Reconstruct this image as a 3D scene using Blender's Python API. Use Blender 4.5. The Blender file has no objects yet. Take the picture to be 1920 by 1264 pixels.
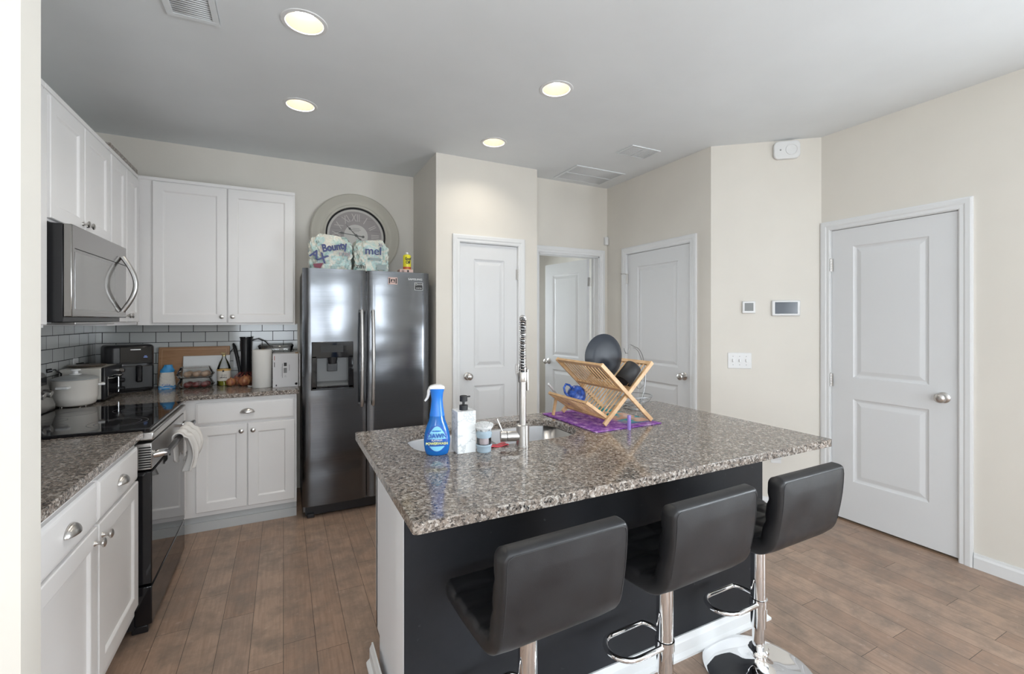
import bpy, bmesh, math, random
from mathutils import Vector, Matrix
random.seed(7)
PI = math.pi
S = bpy.context.scene
C = bpy.data.collections.new('kitchen'); S.collection.children.link(C)
R = math.radians

# ---------------------------------------------------------------- camera
H = 1.406
cam = bpy.data.cameras.new('camera'); co = bpy.data.objects.new('camera', cam); C.objects.link(co)
cam.sensor_width = 36; cam.lens = 855.1 / 1920 * 36; cam.shift_y = -31.4 / 1920
cam.clip_start = .03
co.location = (0, 0, H); co.rotation_euler = (PI / 2, 0, -.4647)
S.camera = co
# ---------------------------------------------------------------- exposure, world, daylight
S.view_settings.view_transform = 'Standard'; S.view_settings.look = 'None'
S.view_settings.exposure = 0.74; S.view_settings.gamma = 1; S.view_settings.use_curve_mapping = False
W = bpy.data.worlds.new('sky'); S.world = W; W.use_nodes = True
bg = W.node_tree.nodes['Background']
bg.inputs[0].default_value = (.80, .90, 1, 1); bg.inputs[1].default_value = 1.6

def area(name, loc, rot, sx, sy, power, col):
    l = bpy.data.lights.new(name, 'AREA'); l.shape = 'RECTANGLE'; l.size = sx; l.size_y = sy
    l.energy = power; l.color = col
    o = bpy.data.objects.new(name, l); C.objects.link(o); o.location = loc; o.rotation_euler = rot
    return o
# area lamps as daylight through the windows of the living side (behind the camera)
DAY = (.86, .935, 1.0)
area('window_daylight', (1.22, -4.16, 1.65), (PI / 2 + .3, 0, 0), .72, 1.35, 30, DAY)
area('window_daylight', (-.35, -4.16, 1.50), (PI / 2 + .35, 0, 0), 1.3, 1.5, 31, DAY)
area('window_daylight', (3.71, -1.2, 1.45), (PI / 2 + .35, 0, PI / 2), 1.9, 1.7, 150, DAY)
area('window_daylight', (-2.36, -2.9, 1.45), (PI / 2 + .35, 0, -PI / 2), 1.9, 1.7, 78, DAY)  # added at an unseen left window to light the island side and right door
area('window_daylight', (2.3, 5.66, 1.5), (-PI / 2, 0, 0), .8, 1.2, 24, DAY)  # added lamp that brightens the room beyond the open door

# ---------------------------------------------------------------- materials
def mat(name, col, rough=.5, metal=0, spec=.5, **k):
    m = bpy.data.materials.new(name); m.use_nodes = True
    b = m.node_tree.nodes['Principled BSDF']
    b.inputs['Base Color'].default_value = (*col, 1); b.inputs['Roughness'].default_value = rough
    b.inputs['Metallic'].default_value = metal; b.inputs['Specular IOR Level'].default_value = spec
    for a, v in k.items():
        b.inputs[a.replace('_', ' ')].default_value = v
    m['_b'] = 1
    return m
def N(m, t, **k):
    n = m.node_tree.nodes.new(t)
    for a, v in k.items(): setattr(n, a, v)
    return n
def L(m, a, b): m.node_tree.links.new(a, b)
def BS(m): return m.node_tree.nodes['Principled BSDF']
def coords(m, scale=(1, 1, 1), rot=(0, 0, 0), kind='Object'):
    tc = N(m, 'ShaderNodeTexCoord'); mp = N(m, 'ShaderNodeMapping')
    mp.inputs['Scale'].default_value = scale; mp.inputs['Rotation'].default_value = rot
    L(m, tc.outputs[kind], mp.inputs[0]); return mp.outputs[0]
def noise(m, vec, scale, detail=3, rough=.5):
    n = N(m, 'ShaderNodeTexNoise'); n.inputs['Scale'].default_value = scale
    n.inputs['Detail'].default_value = detail; n.inputs['Roughness'].default_value = rough
    L(m, vec, n.inputs['Vector']); return n
def ramp(m, fac, stops, interp='LINEAR'):
    r = N(m, 'ShaderNodeValToRGB'); r.color_ramp.interpolation = interp
    e = r.color_ramp.elements
    while len(e) > 1: e.remove(e[0])
    e[0].position = stops[0][0]; e[0].color = (*stops[0][1], 1)
    for p, c in stops[1:]:
        q = e.new(p); q.color = (*c, 1)
    L(m, fac, r.inputs[0]); return r.outputs[0]
def mixc(m, fac, a, b, mode='MIX'):
    n = N(m, 'ShaderNodeMix', data_type='RGBA', blend_type=mode)
    for s, v in ((0, fac), (6, a), (7, b)):
        if hasattr(v, 'is_output'): L(m, v, n.inputs[s])
        else: n.inputs[s].default_value = v if s == 0 else (*v, 1)
    return n.outputs[2]
def bump(m, h, strength=.2, dist=.01):
    n = N(m, 'ShaderNodeBump'); n.inputs['Strength'].default_value = strength; n.inputs['Distance'].default_value = dist
    L(m, h, n.inputs['Height']); L(m, n.outputs[0], BS(m).inputs['Normal'])
def paint(name, col, rough=.55, amt=.02, bs=.03):
    m = mat(name, col, rough); v = coords(m)
    n = noise(m, v, 3, 3)
    c = ramp(m, n.outputs[0], [(.3, tuple(x * (1 - amt) for x in col)), (.7, tuple(min(1, x * (1 + amt)) for x in col))])
    L(m, c, BS(m).inputs['Base Color'])
    bump(m, noise(m, v, 180, 2).outputs[0], bs, .002)
    return m

M = {}
M['wall'] = paint('beige_wall_paint', (.75, .712, .65), .6)
M['ceiling'] = paint('ceiling_paint', (.80, .83, .85), .8)
M['trim'] = paint('white_trim_paint', (.78, .785, .79), .35, .01, .01)
M['doorw'] = paint('white_door_paint', (.74, .745, .755), .4, .01, .03)
M['cab'] = paint('white_cabinet_paint', (.85, .83, .82), .32, .012, .01)
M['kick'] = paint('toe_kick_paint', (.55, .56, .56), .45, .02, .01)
M['isl_white'] = paint('island_white_paint', (.84, .85, .88), .4, .01, .01)
M['steel'] = mat('brushed_nickel', (.62, .60, .58), .28, 1)
M['chrome'] = mat('chrome', (.86, .86, .87), .04, 1)
M['stainless'] = mat('stainless_steel', (.55, .54, .53), .3, 1)
M['sink'] = mat('sink_steel', (.62, .62, .63), .33, 1)
M['dark_steel'] = mat('dark_stainless', (.16, .16, .165), .28, 1)
M['black_plastic'] = mat('black_plastic', (.015, .015, .017), .3)
M['black_gloss'] = mat('black_gloss', (.008, .008, .01), .05)
M['black_matte'] = mat('black_matte', (.02, .02, .022), .55)
M['white_plastic'] = mat('white_plastic', (.80, .80, .80), .35)
M['grey_plastic'] = mat('grey_plastic', (.35, .36, .36), .4)
M['dark_hole'] = mat('dark_recess', (.01, .01, .01), .8)
M['red'] = mat('red_plastic', (.55, .05, .07), .5)
M['threshold'] = mat('threshold_wood', (.20, .13, .085), .5)

def granite(name, base, dark, light, scale=95):
    m = mat(name, base, .12, 0, .5); v = coords(m)
    nz = noise(m, v, 60, 2)
    add = N(m, 'ShaderNodeVectorMath', operation='MULTIPLY_ADD')
    L(m, nz.outputs['Color'], add.inputs[0]); add.inputs[1].default_value = (.012, .012, .012); L(m, v, add.inputs[2])
    vo = N(m, 'ShaderNodeTexVoronoi'); vo.inputs['Scale'].default_value = scale; L(m, add.outputs[0], vo.inputs['Vector'])
    sep = N(m, 'ShaderNodeSeparateColor'); L(m, vo.outputs['Color'], sep.inputs[0])
    c1 = ramp(m, sep.outputs[0], [(0, dark), (.20, tuple(a * .35 for a in base)), (.32, tuple(a * .75 for a in base)), (.45, base),
                                  (.66, tuple(a * 1.25 for a in base)), (.80, light), (.93, tuple(min(1, a * 1.35) for a in light))], 'CONSTANT')
    v2 = N(m, 'ShaderNodeTexVoronoi'); v2.inputs['Scale'].default_value = scale * 2.3; L(m, add.outputs[0], v2.inputs['Vector'])
    s2 = N(m, 'ShaderNodeSeparateColor'); L(m, v2.outputs['Color'], s2.inputs[0])
    c2 = ramp(m, s2.outputs[1], [(0, dark), (.2, tuple(a * .6 for a in base)), (.45, base), (.8, light)], 'CONSTANT')
    c = mixc(m, .42, c1, c2)
    big = noise(m, v, 5, 2)
    c = mixc(m, ramp(m, big.outputs[0], [(.35, (0, 0, 0)), (.7, (.22, .22, .22))]), c, tuple(a * .6 for a in base))
    L(m, c, BS(m).inputs['Base Color'])
    return m
M['granite'] = granite('granite_countertop', (.27, .222, .188), (.010, .011, .013), (.50, .46, .42), 130)
M['granite_k'] = M['granite']

def floor_mat():
    m = mat('wood_plank_floor', (.25, .18, .14), .33, 0, .4)
    tc = N(m, 'ShaderNodeTexCoord'); sp = N(m, 'ShaderNodeSeparateXYZ'); L(m, tc.outputs['Object'], sp.inputs[0])
    cb = N(m, 'ShaderNodeCombineXYZ'); L(m, sp.outputs[1], cb.inputs[0]); L(m, sp.outputs[0], cb.inputs[1])
    br = N(m, 'ShaderNodeTexBrick'); br.offset = .37; br.offset_frequency = 3; br.squash = .8; br.squash_frequency = 2
    L(m, cb.outputs[0], br.inputs['Vector'])
    for a, b in (('Scale', 1), ('Mortar Size', .0011), ('Mortar Smooth', .1), ('Bias', 0), ('Brick Width', 1.05), ('Row Height', .127)):
        br.inputs[a].default_value = b
    br.inputs['Color1'].default_value = (0, 0, 0, 1); br.inputs['Color2'].default_value = (1, 1, 1, 1); br.inputs['Mortar'].default_value = (.5, .5, .5, 1)
    bc = ramp(m, br.outputs['Color'], [(0, (0.291, 0.196, 0.145)), (.35, (0.348, 0.241, 0.182)), (.7, (0.405, 0.291, 0.220)), (1, (0.320, 0.234, 0.185))])
    mp = N(m, 'ShaderNodeMapping'); mp.inputs['Scale'].default_value = (1.2, 22, 1); L(m, cb.outputs[0], mp.inputs[0])
    off = N(m, 'ShaderNodeVectorMath', operation='MULTIPLY_ADD'); L(m, br.outputs['Color'], off.inputs[0]); off.inputs[1].default_value = (7, 7, 7); L(m, mp.outputs[0], off.inputs[2])
    g = noise(m, off.outputs[0], 4, 6, .65)
    c = mixc(m, .35, bc, ramp(m, g.outputs[0], [(.3, (0.177, 0.116, 0.085)), (.6, (0.440, 0.315, 0.241))]))
    k = noise(m, tc.outputs['Object'], 7, 5, .7)
    c = mixc(m, ramp(m, k.outputs[0], [(.42, (0, 0, 0)), (.66, (.85, .85, .85))]), c, (0.213, 0.168, 0.139))
    k2 = noise(m, tc.outputs['Object'], 26, 3, .6)
    c = mixc(m, ramp(m, k2.outputs[0], [(.63, (0, 0, 0)), (.74, (.3, .3, .3))]), c, (0.568, 0.454, 0.383))
    c = mixc(m, 1.0, c, (1.07, 1.03, 1.0), 'MULTIPLY'); c = mixc(m, br.outputs['Fac'], c, (.07, .05, .04))
    L(m, c, BS(m).inputs['Base Color'])
    inv = ramp(m, br.outputs['Fac'], [(0, (1, 1, 1)), (1, (0, 0, 0))])
    hh = mixc(m, .2, inv, g.outputs[0])
    bump(m, hh, .25, .002)
    return m
M['floor'] = floor_mat()

def tile_mat(name, axis):
    m = mat(name, (.55, .57, .56), .12)
    tc = N(m, 'ShaderNodeTexCoord'); sp = N(m, 'ShaderNodeSeparateXYZ'); L(m, tc.outputs['Object'], sp.inputs[0])
    cb = N(m, 'ShaderNodeCombineXYZ'); L(m, sp.outputs[axis], cb.inputs[0]); L(m, sp.outputs[2], cb.inputs[1])
    br = N(m, 'ShaderNodeTexBrick'); br.offset = .5
    L(m, cb.outputs[0], br.inputs['Vector'])
    for a, b in (('Scale', 1), ('Mortar Size', .0022), ('Mortar Smooth', .1), ('Bias', 0), ('Brick Width', .154), ('Row Height', .0775)):
        br.inputs[a].default_value = b
    br.inputs['Color1'].default_value = (.57, .58, .57, 1); br.inputs['Color2'].default_value = (.63, .64, .63, 1); br.inputs['Mortar'].default_value = (.03, .03, .03, 1)
    L(m, br.outputs['Color'], BS(m).inputs['Base Color'])
    L(m, ramp(m, br.outputs['Fac'], [(0, (.1, .1, .1)), (1, (.8, .8, .8))]), BS(m).inputs['Roughness'])
    bump(m, ramp(m, br.outputs['Fac'], [(0, (1, 1, 1)), (1, (0, 0, 0))]), .5, .002)
    return m
M['tile_x'] = tile_mat('subway_tile_back', 0); M['tile_y'] = tile_mat('subway_tile_left', 1)

def leather():
    m = mat('black_leather', (.02, .02, .022), .42, 0, .5); v = coords(m)
    n = noise(m, v, 350, 2); n2 = noise(m, v, 9, 4, .6)
    L(m, ramp(m, n2.outputs[0], [(.35, (.36, .36, .36)), (.65, (.5, .5, .5))]), BS(m).inputs['Roughness'])
    L(m, ramp(m, n2.outputs[0], [(.3, (.010, .010, .012)), (.7, (.018, .018, .020))]), BS(m).inputs['Base Color'])
    bump(m, mixc(m, .6, n.outputs[0], n2.outputs[0]), .12, .004)
    return m
M['leather'] = leather()
def fridge_mat():
    m = mat('black_stainless', (.15, .155, .165), .2, 1)
    v = coords(m, (1, 1, 260)); n = noise(m, v, 3, 3, .6)
    v2 = coords(m, (1.2, 1, 3.2)); n2 = noise(m, v2, 1.3, 1)
    L(m, ramp(m, n.outputs[0], [(.3, (.15, .15, .15)), (.7, (.23, .23, .23))]), BS(m).inputs['Roughness'])
    L(m, ramp(m, n.outputs[0], [(.3, (.125, .13, .14)), (.7, (.165, .17, .18))]), BS(m).inputs['Base Color'])
    bump(m, n2.outputs[0], .22, .05)
    return m
M['fridge'] = fridge_mat()
def dark_panel():
    m = mat('charcoal_wall_paint', (.018, .019, .023), .6, 0, .35); v = coords(m)
    n = noise(m, v, 4, 5, .7); k = noise(m, v, 45, 3)
    c = ramp(m, n.outputs[0], [(.3, (.010, .011, .014)), (.75, (.018, .019, .024))])
    c = mixc(m, ramp(m, k.outputs[0], [(.72, (0, 0, 0)), (.78, (.5, .5, .5))]), c, (.12, .12, .13))
    L(m, c, BS(m).inputs['Base Color']); return m
M['charcoal'] = dark_panel()
def wood(name, a, b, sc=(1, 1, 12), rough=.4):
    m = mat(name, a, rough); v = coords(m, sc)
    n = noise(m, v, 8, 4, .6)
    L(m, ramp(m, n.outputs[0], [(.35, a), (.65, b)]), BS(m).inputs['Base Color']); return m
M['bamboo'] = wood('bamboo', (.60, .36, .17), (.74, .49, .27), (3, 3, 3))
M['board'] = wood('cutting_board_wood', (.32, .16, .07), (.44, .24, .12), (1, 1, 25))
def marble():
    m = mat('white_marble', (.8, .81, .8), .25); v = coords(m)
    n = noise(m, v, 14, 6, .65)
    L(m, ramp(m, n.outputs[0], [(.46, (.80, .81, .81)), (.5, (.55, .57, .58)), (.53, (.80, .81, .81))]), BS(m).inputs['Base Color']); return m
M['marble'] = marble()
def clear(name, col=(1, 1, 1), fac=.12, rough=.03):
    m = bpy.data.materials.new(name); m.use_nodes = True; nt = m.node_tree; nt.nodes.clear()
    o = nt.nodes.new('ShaderNodeOutputMaterial'); t = nt.nodes.new('ShaderNodeBsdfTransparent'); g = nt.nodes.new('ShaderNodeBsdfGlossy')
    fr = nt.nodes.new('ShaderNodeFresnel'); fr.inputs[0].default_value = 1.45
    ad = nt.nodes.new('ShaderNodeMath'); ad.operation = 'ADD'; ad.inputs[1].default_value = fac
    mx = nt.nodes.new('ShaderNodeMixShader'); t.inputs[0].default_value = (*col, 1); g.inputs['Roughness'].default_value = rough
    nt.links.new(fr.outputs[0], ad.inputs[0]); nt.links.new(ad.outputs[0], mx.inputs[0])
    nt.links.new(t.outputs[0], mx.inputs[1]); nt.links.new(g.outputs[0], mx.inputs[2]); nt.links.new(mx.outputs[0], o.inputs[0])
    return m
M['pane'] = clear('window_glass', (1, 1, 1), 0)
M['clear'] = clear('clear_plastic', (.97, .97, .96), .05)
M['clear_glass'] = clear('clear_glass', (.95, .96, .955), .04)
M['amber'] = clear('oil_glass', (.75, .72, .6), .08)
def emit(name, col, st):
    m = mat(name, col, .5); b = BS(m); b.inputs['Emission Color'].default_value = (*col, 1); b.inputs['Emission Strength'].default_value = st
    return m
M['lamp'] = emit('lamp_glow', (1, .92, .79), 100)
M['baffle'] = mat('lamp_baffle', (.055, .050, .040), .6, 0, .1)
M['lawn'] = mat('lawn', (.12, .25, .06), .9)

# ---------------------------------------------------------------- mesh helpers
class MB:
    def __init__(s): s.v = []; s.f = []
    def add(s, vs, fs, T=None):
        n = len(s.v)
        s.v += [(T @ Vector(p)) if T else Vector(p) for p in vs]
        s.f += [[i + n for i in f] for f in fs]; return s
    def box(s, x0, x1, y0, y1, z0, z1, T=None):
        return s.add([(x0, y0, z0), (x1, y0, z0), (x1, y1, z0), (x0, y1, z0), (x0, y0, z1), (x1, y0, z1), (x1, y1, z1), (x0, y1, z1)],
                     [(0, 3, 2, 1), (4, 5, 6, 7), (0, 1, 5, 4), (1, 2, 6, 5), (2, 3, 7, 6), (3, 0, 4, 7)], T)
    def lathe(s, prof, seg=32, T=None, cap=True, a0=0, a1=2 * PI):
        full = abs(a1 - a0 - 2 * PI) < 1e-6; k = seg if full else seg + 1
        vs = []; fs = []
        for r, z in prof:
            for i in range(k):
                a = a0 + (a1 - a0) * i / seg; vs.append((r * math.cos(a), r * math.sin(a), z))
        for j in range(len(prof) - 1):
            for i in range(seg):
                b = (i + 1) % k; fs.append((j * k + i, j * k + b, (j + 1) * k + b, (j + 1) * k + i))
        if cap and full:
            if prof[0][0] > 1e-6: fs.append(tuple(range(k))[::-1])
            if prof[-1][0] > 1e-6: fs.append(tuple((len(prof) - 1) * k + i for i in range(k)))
        return s.add(vs, fs, T)
    def cyl(s, p, q, r, seg=20, r2=None):
        p = Vector(p); q = Vector(q); d = q - p
        T = Matrix.Translation(p) @ d.to_track_quat('Z', 'Y').to_matrix().to_4x4()
        return s.lathe([(r, 0), (r if r2 is None else r2, d.length)], seg, T)
    def tube(s, pts, r, seg=8, closed=False):
        P = [Vector(p) for p in pts]; n = len(P)
        rr = r if hasattr(r, '__len__') else [r] * n
        T = []
        for i in range(n):
            a = P[(i - 1) % n] if (closed or i > 0) else P[i]; b = P[(i + 1) % n] if (closed or i < n - 1) else P[i]
            T.append((b - a).normalized())
        up = Vector((0, 0, 1)) if abs(T[0].z) < .9 else Vector((1, 0, 0))
        u = T[0].cross(up).normalized(); vs = []; fs = []
        for i in range(n):
            if i > 0:
                q = T[i - 1].rotation_difference(T[i]); u = q @ u
            u = (u - T[i] * u.dot(T[i])).normalized(); w = T[i].cross(u)
            for k in range(seg):
                a = 2 * PI * k / seg; vs.append(P[i] + (u * math.cos(a) + w * math.sin(a)) * rr[i])
        m = n if closed else n - 1
        for i in range(m):
            j = (i + 1) % n
            for k in range(seg):
                l = (k + 1) % seg; fs.append((i * seg + k, i * seg + l, j * seg + l, j * seg + k))
        if not closed:
            fs.append(tuple(range(seg))[::-1]); fs.append(tuple((n - 1) * seg + k for k in range(seg)))
        return s.add(vs, fs)
    def prism(s, poly, z0, z1, T=None):
        n = len(poly)
        return s.add([(x, y, z0) for x, y in poly] + [(x, y, z1) for x, y in poly],
                     [tuple(range(n))[::-1], tuple(range(n, 2 * n))] + [(i, (i + 1) % n, n + (i + 1) % n, n + i) for i in range(n)], T)
    def grid(s, fn, nu, nv, closeu=False):
        vs = [fn(i / nu, j / nv) for i in range(nu + (0 if closeu else 1)) for j in range(nv + 1)]
        fs = []
        for i in range(nu):
            a = i; b = (i + 1) % nu if closeu else i + 1
            for j in range(nv): fs.append((a * (nv + 1) + j, b * (nv + 1) + j, b * (nv + 1) + j + 1, a * (nv + 1) + j + 1))
        return s.add(vs, fs)
    def loops(s, x0, x1, z0, z1, lp):
        """nested rectangles (inset, y) facing -y, last one capped"""
        vs = []; fs = []
        for ins, y in lp:
            vs += [(x0 + ins, y, z0 + ins), (x1 - ins, y, z0 + ins), (x1 - ins, y, z1 - ins), (x0 + ins, y, z1 - ins)]
        for j in range(len(lp) - 1):
            for i in range(4):
                k = (i + 1) % 4; fs.append((j * 4 + i, j * 4 + k, j * 4 + 4 + k, j * 4 + 4 + i))
        e = (len(lp) - 1) * 4; fs.append((e, e + 1, e + 2, e + 3))
        return s.add(vs, fs)
    def build(s, name, m, parent=None, bevel=0, seg=2, smooth=35, sub=0, solid=0):
        me = bpy.data.meshes.new(name); me.from_pydata([tuple(v) for v in s.v], [], s.f); me.update()
        b = bmesh.new(); b.from_mesh(me); bmesh.ops.remove_doubles(b, verts=b.verts, dist=1e-5)
        bmesh.ops.recalc_face_normals(b, faces=b.faces); b.to_mesh(me); b.free()
        for p in me.polygons: p.use_smooth = True
        me.set_sharp_from_angle(angle=R(smooth))
        me.materials.append(M[m] if isinstance(m, str) else m)
        o = bpy.data.objects.new(name, me); C.objects.link(o)
        if parent: o.parent = parent
        if solid:
            q = o.modifiers.new('s', 'SOLIDIFY'); q.thickness = solid; q.offset = 0
        if bevel:
            q = o.modifiers.new('b', 'BEVEL'); q.width = bevel; q.segments = seg; q.limit_method = 'ANGLE'; q.angle_limit = R(40)
            q.harden_normals = False
        if sub:
            q = o.modifiers.new('u', 'SUBSURF'); q.levels = sub; q.render_levels = sub
        return o
def tag(o, label, cat, group=None):
    o['label'] = label; o['category'] = cat
    if group: o['group'] = group
    return o
def struct(o): o['kind'] = 'structure'; return o
def root(name, loc, rz, label, cat, group=None):
    o = bpy.data.objects.new(name, None); C.objects.link(o); o.empty_display_size = .1
    o.location = loc; o.rotation_euler = (0, 0, rz)
    return tag(o, label, cat, group) if label else struct(o)
def lab(o, t): o['label'] = t; return o
def copytree(o, parent=None):
    c = o.copy(); C.objects.link(c); c.parent = parent
    for ch in [x for x in bpy.data.objects if x.parent == o]:
        copytree(ch, c)
    return c
def text(name, s, size, m, parent, T, ext=.0006, align='CENTER', sx=1.0, off=0):
    cu = bpy.data.curves.new(name, 'FONT'); cu.body = s; cu.size = size; cu.extrude = ext; cu.align_x = align; cu.align_y = 'CENTER'; cu.offset = off
    t = bpy.data.objects.new(name, cu); C.objects.link(t); bpy.context.view_layer.update()
    me = bpy.data.meshes.new_from_object(t.evaluated_get(bpy.context.evaluated_depsgraph_get()))
    bpy.data.objects.remove(t); bpy.data.curves.remove(cu)
    me.transform(T @ Matrix.Diagonal((sx, 1, 1, 1)))
    me.materials.clear(); me.materials.append(M[m] if isinstance(m, str) else m)
    o = bpy.data.objects.new(name, me); C.objects.link(o); o.parent = parent; return o
FRONT = Matrix.Rotation(PI / 2, 4, 'X')                     # text standing up facing -y
def TF(x, y, z): return Matrix.Translation((x, y, z)) @ FRONT

# ---------------------------------------------------------------- dimensions
CE = 2.743; XL = -1.20; YK = 4.224; XB = 1.087; YB = 3.517; XBR = 2.012; YH = 3.709; XH = 2.94; XR = 3.513
DX0, DY0, DX1, DY1 = 2.94, 2.45, 3.513, 1.965
WT = .11

# ---------------------------------------------------------------- room shell
def slab(name, m, *b):
    q = MB().box(*b).build(name, m); return struct(q)
slab('floor', 'floor', -2.5, 3.9, -4.4, 6.0, -.06, 0)
LIGHTS = [(.085, 2.251), (.094, 3.122), (1.411, 2.243), (1.414, 3.125)]
def ceiling():
    bm = bmesh.new(); es = []
    for pts in [[(-2.5, -4.4), (3.9, -4.4), (3.9, 6.0), (-2.5, 6.0)]] + [[(x + .079 * math.cos(2 * PI * i / 40), y + .079 * math.sin(2 * PI * i / 40)) for i in range(40)] for x, y in LIGHTS]:
        vs = [bm.verts.new((x, y, CE)) for x, y in pts]; es += [bm.edges.new((vs[i], vs[(i + 1) % len(vs)])) for i in range(len(vs))]
    bmesh.ops.triangle_fill(bm, edges=es, use_beauty=True)
    ex = bmesh.ops.extrude_face_region(bm, geom=list(bm.faces))
    for v in ex['geom']:
        if isinstance(v, bmesh.types.BMVert): v.co.z = CE + .12
    bmesh.ops.recalc_face_normals(bm, faces=bm.faces)
    me = bpy.data.meshes.new('ceiling'); bm.to_mesh(me); bm.free(); me.materials.append(M['ceiling'])
    o = bpy.data.objects.new('ceiling', me); C.objects.link(o); struct(o)
ceiling()
slab('ceiling_attic', 'ceiling', -2.5, 3.9, -4.4, 6.0, CE + .125, CE + .16)
slab('wall_left', 'wall', XL - WT, XL, 1.55, YK + WT, 0, CE)
slab('wall_back', 'wall', XL, XB, YK, YK + WT, 0, CE)
def wall_open(name, horizontal, c, t, a0, a1, openings, m='wall'):
    """wall with openings [(b0,b1,z0,z1)]; horizontal: runs along x at y=c..c+t"""
    q = MB()
    def bx(p0, p1, z0, z1):
        if p1 - p0 < 1e-4 or z1 - z0 < 1e-4: return
        if horizontal: q.box(p0, p1, c, c + t, z0, z1)
        else: q.box(c, c + t, p0, p1, z0, z1)
    cur = a0
    for b0, b1, z0, z1 in sorted(openings):
        bx(cur, b0, 0, CE); bx(b0, b1, 0, z0); bx(b0, b1, z1, CE); cur = b1
    bx(cur, a1, 0, CE)
    return struct(q.build(name, m))
wall_open('wall_pantry', True, YB, WT, XB + WT, XBR, [(1.284, 1.822, 0, 2.05)])
slab('wall_alcove', 'wall', XB, XB + WT, YB, YK + WT, 0, CE)
slab('wall_pantry_side', 'wall', XBR - WT, XBR, YB + WT, YH + .5, 0, CE)
wall_open('wall_hall', True, YH, WT, XBR, XH, [(2.135, 2.84, 0, 2.05)])
wall_open('wall_hall_right', False, XH, WT, DY0, YH + WT, [(2.643, 3.412, 0, 2.045)])
a = math.atan2(DY1 - DY0, DX1 - DX0); dl = math.hypot(DX1 - DX0, DY1 - DY0)
q = MB().box(0, dl, 0, WT, 0, CE).build('wall_diagonal', 'wall'); q.location = (DX0, DY0, 0); q.rotation_euler.z = a; struct(q)
wall_open('wall_right', False, XR, WT, -4.2, DY1, [(-2.2, -.2, .55, 2.35), (1.204, 1.903, 0, 2.055)])
wall_open('wall_front', True, -4.2, WT, -2.3, XR, [(-1.05, .35, .7, 2.3), (.84, 1.60, .9, 2.35)])
wall_open('wall_living', False, -2.3, WT, -4.09, 1.45, [(-3.9, -1.9, .55, 2.35)])
# short partition that closes the kitchen at the left of the view
slab('wall_partition', 'wall', -2.3, -.543, 1.452, 1.55, 0, CE)
# room beyond the open door
slab('wall_room_left', 'wall', 1.75, 1.86, YH + .5, 5.7, 0, CE)
slab('wall_room_right', 'wall', 3.05, 3.16, YH + WT, 5.7, 0, CE)
wall_open('wall_room_back', True, 5.5, WT, 1.86, 3.05, [(1.9, 2.7, .9, 2.1)])
# pantry and closet backs so that nothing is open behind closed doors
slab('wall_pantry_back', 'wall', XB + WT, 1.86, 4.1, 4.2, 0, CE)

def window(n, x0, x1, z0, z1, loc, rz, cols, rows=2):
    r = root('window_%d' % n, loc, rz, None, None)
    f = MB()
    for b in ((x0, x1, z0, z0 + .05), (x0, x1, z1 - .05, z1), (x0, x0 + .05, z0, z1), (x1 - .05, x1, z0, z1), (x0, x1, (z0 + z1) / 2 - .02, (z0 + z1) / 2 + .02)):
        f.box(b[0], b[1], 0, .06, b[2], b[3])
    for i in range(1, cols):
        x = x0 + (x1 - x0) * i / cols; f.box(x - (.03 if cols > 3 and i == cols // 2 else .01), x + (.03 if cols > 3 and i == cols // 2 else .01), .02, .045, z0, z1)
    for i in (1, 3):
        z = z0 + (z1 - z0) * i / 4; f.box(x0, x1, .02, .045, z - .01, z + .01)
    f.build('window_frame', 'trim', r)
    MB().box(x0 + .04, x1 - .04, .03, .034, z0 + .04, z1 - .04).build('pane', 'pane', r)
    t = MB()
    t.box(x0 - .08, x0, -.02 - .06, -.06, z0 - .08, z1 + .08); t.box(x1, x1 + .08, -.08, -.06, z0 - .08, z1 + .08)
    t.box(x0, x1, -.08, -.06, z1, z1 + .08); t.box(x0, x1, -.08, -.06, z0 - .08, z0)
    t.build('casing', 'trim', r)
window(1, 0, .76, .9, 2.35, (1.60, -4.15, 0), PI, 2)
window(2, 0, 1.4, .7, 2.3, (.35, -4.15, 0), PI, 4)
window(3, 0, 2.0, .55, 2.35, (XR + .06, -.2, 0), -PI / 2, 4)
window(4, 0, 2.0, .55, 2.35, (-2.25, -3.9, 0), PI / 2, 4)  # unseen window around the added left lamp
window(5, 0, .8, .9, 2.1, (1.9, 5.55, 0), 0, 2)  # unseen window around the added lamp of the room beyond

# ---------------------------------------------------------------- doors of the room
def casing(parent, x0, x1, zt, w=.062, t=.018, y=0, name='casing'):
    prof = [(0, 0), (0, .010), (.006, .013), (.022, .012), (.030, .016), (w - .010, t), (w, t - .003), (w, 0)]
    b = MB(); vs = []; fs = []
    k = len(prof)
    for o, h in prof: vs.append((x0 - o, y - h, 0))
    for o, h in prof: vs.append((x0 - o, y - h, zt + o))
    for o, h in prof: vs.append((x1 + o, y - h, zt + o))
    for o, h in prof: vs.append((x1 + o, y - h, 0))
    for s in range(3):
        for i in range(k - 1): fs.append((s * k + i, s * k + i + 1, (s + 1) * k + i + 1, (s + 1) * k + i))
    b.add(vs, fs); b.f.append(list(range(k))); b.f.append([3 * k + i for i in range(k)])
    o = b.build(name, 'trim', parent, smooth=20)
    return o
def knob(parent, x, z, y=0, sgn=-1, name='door_knob'):
    T = Matrix.Translation((x, y, z)) @ Matrix.Rotation(PI / 2 if sgn < 0 else -PI / 2, 4, 'X')
    return MB().lathe([(0, 0), (.032, 0), (.032, .005), (.026, .010), (.013, .012), (.011, .030), (.020, .036), (.028, .046), (.0285, .056), (.022, .064), (.010, .068), (0, .0685)], 28, T).build(name, 'steel', parent, smooth=50)
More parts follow.
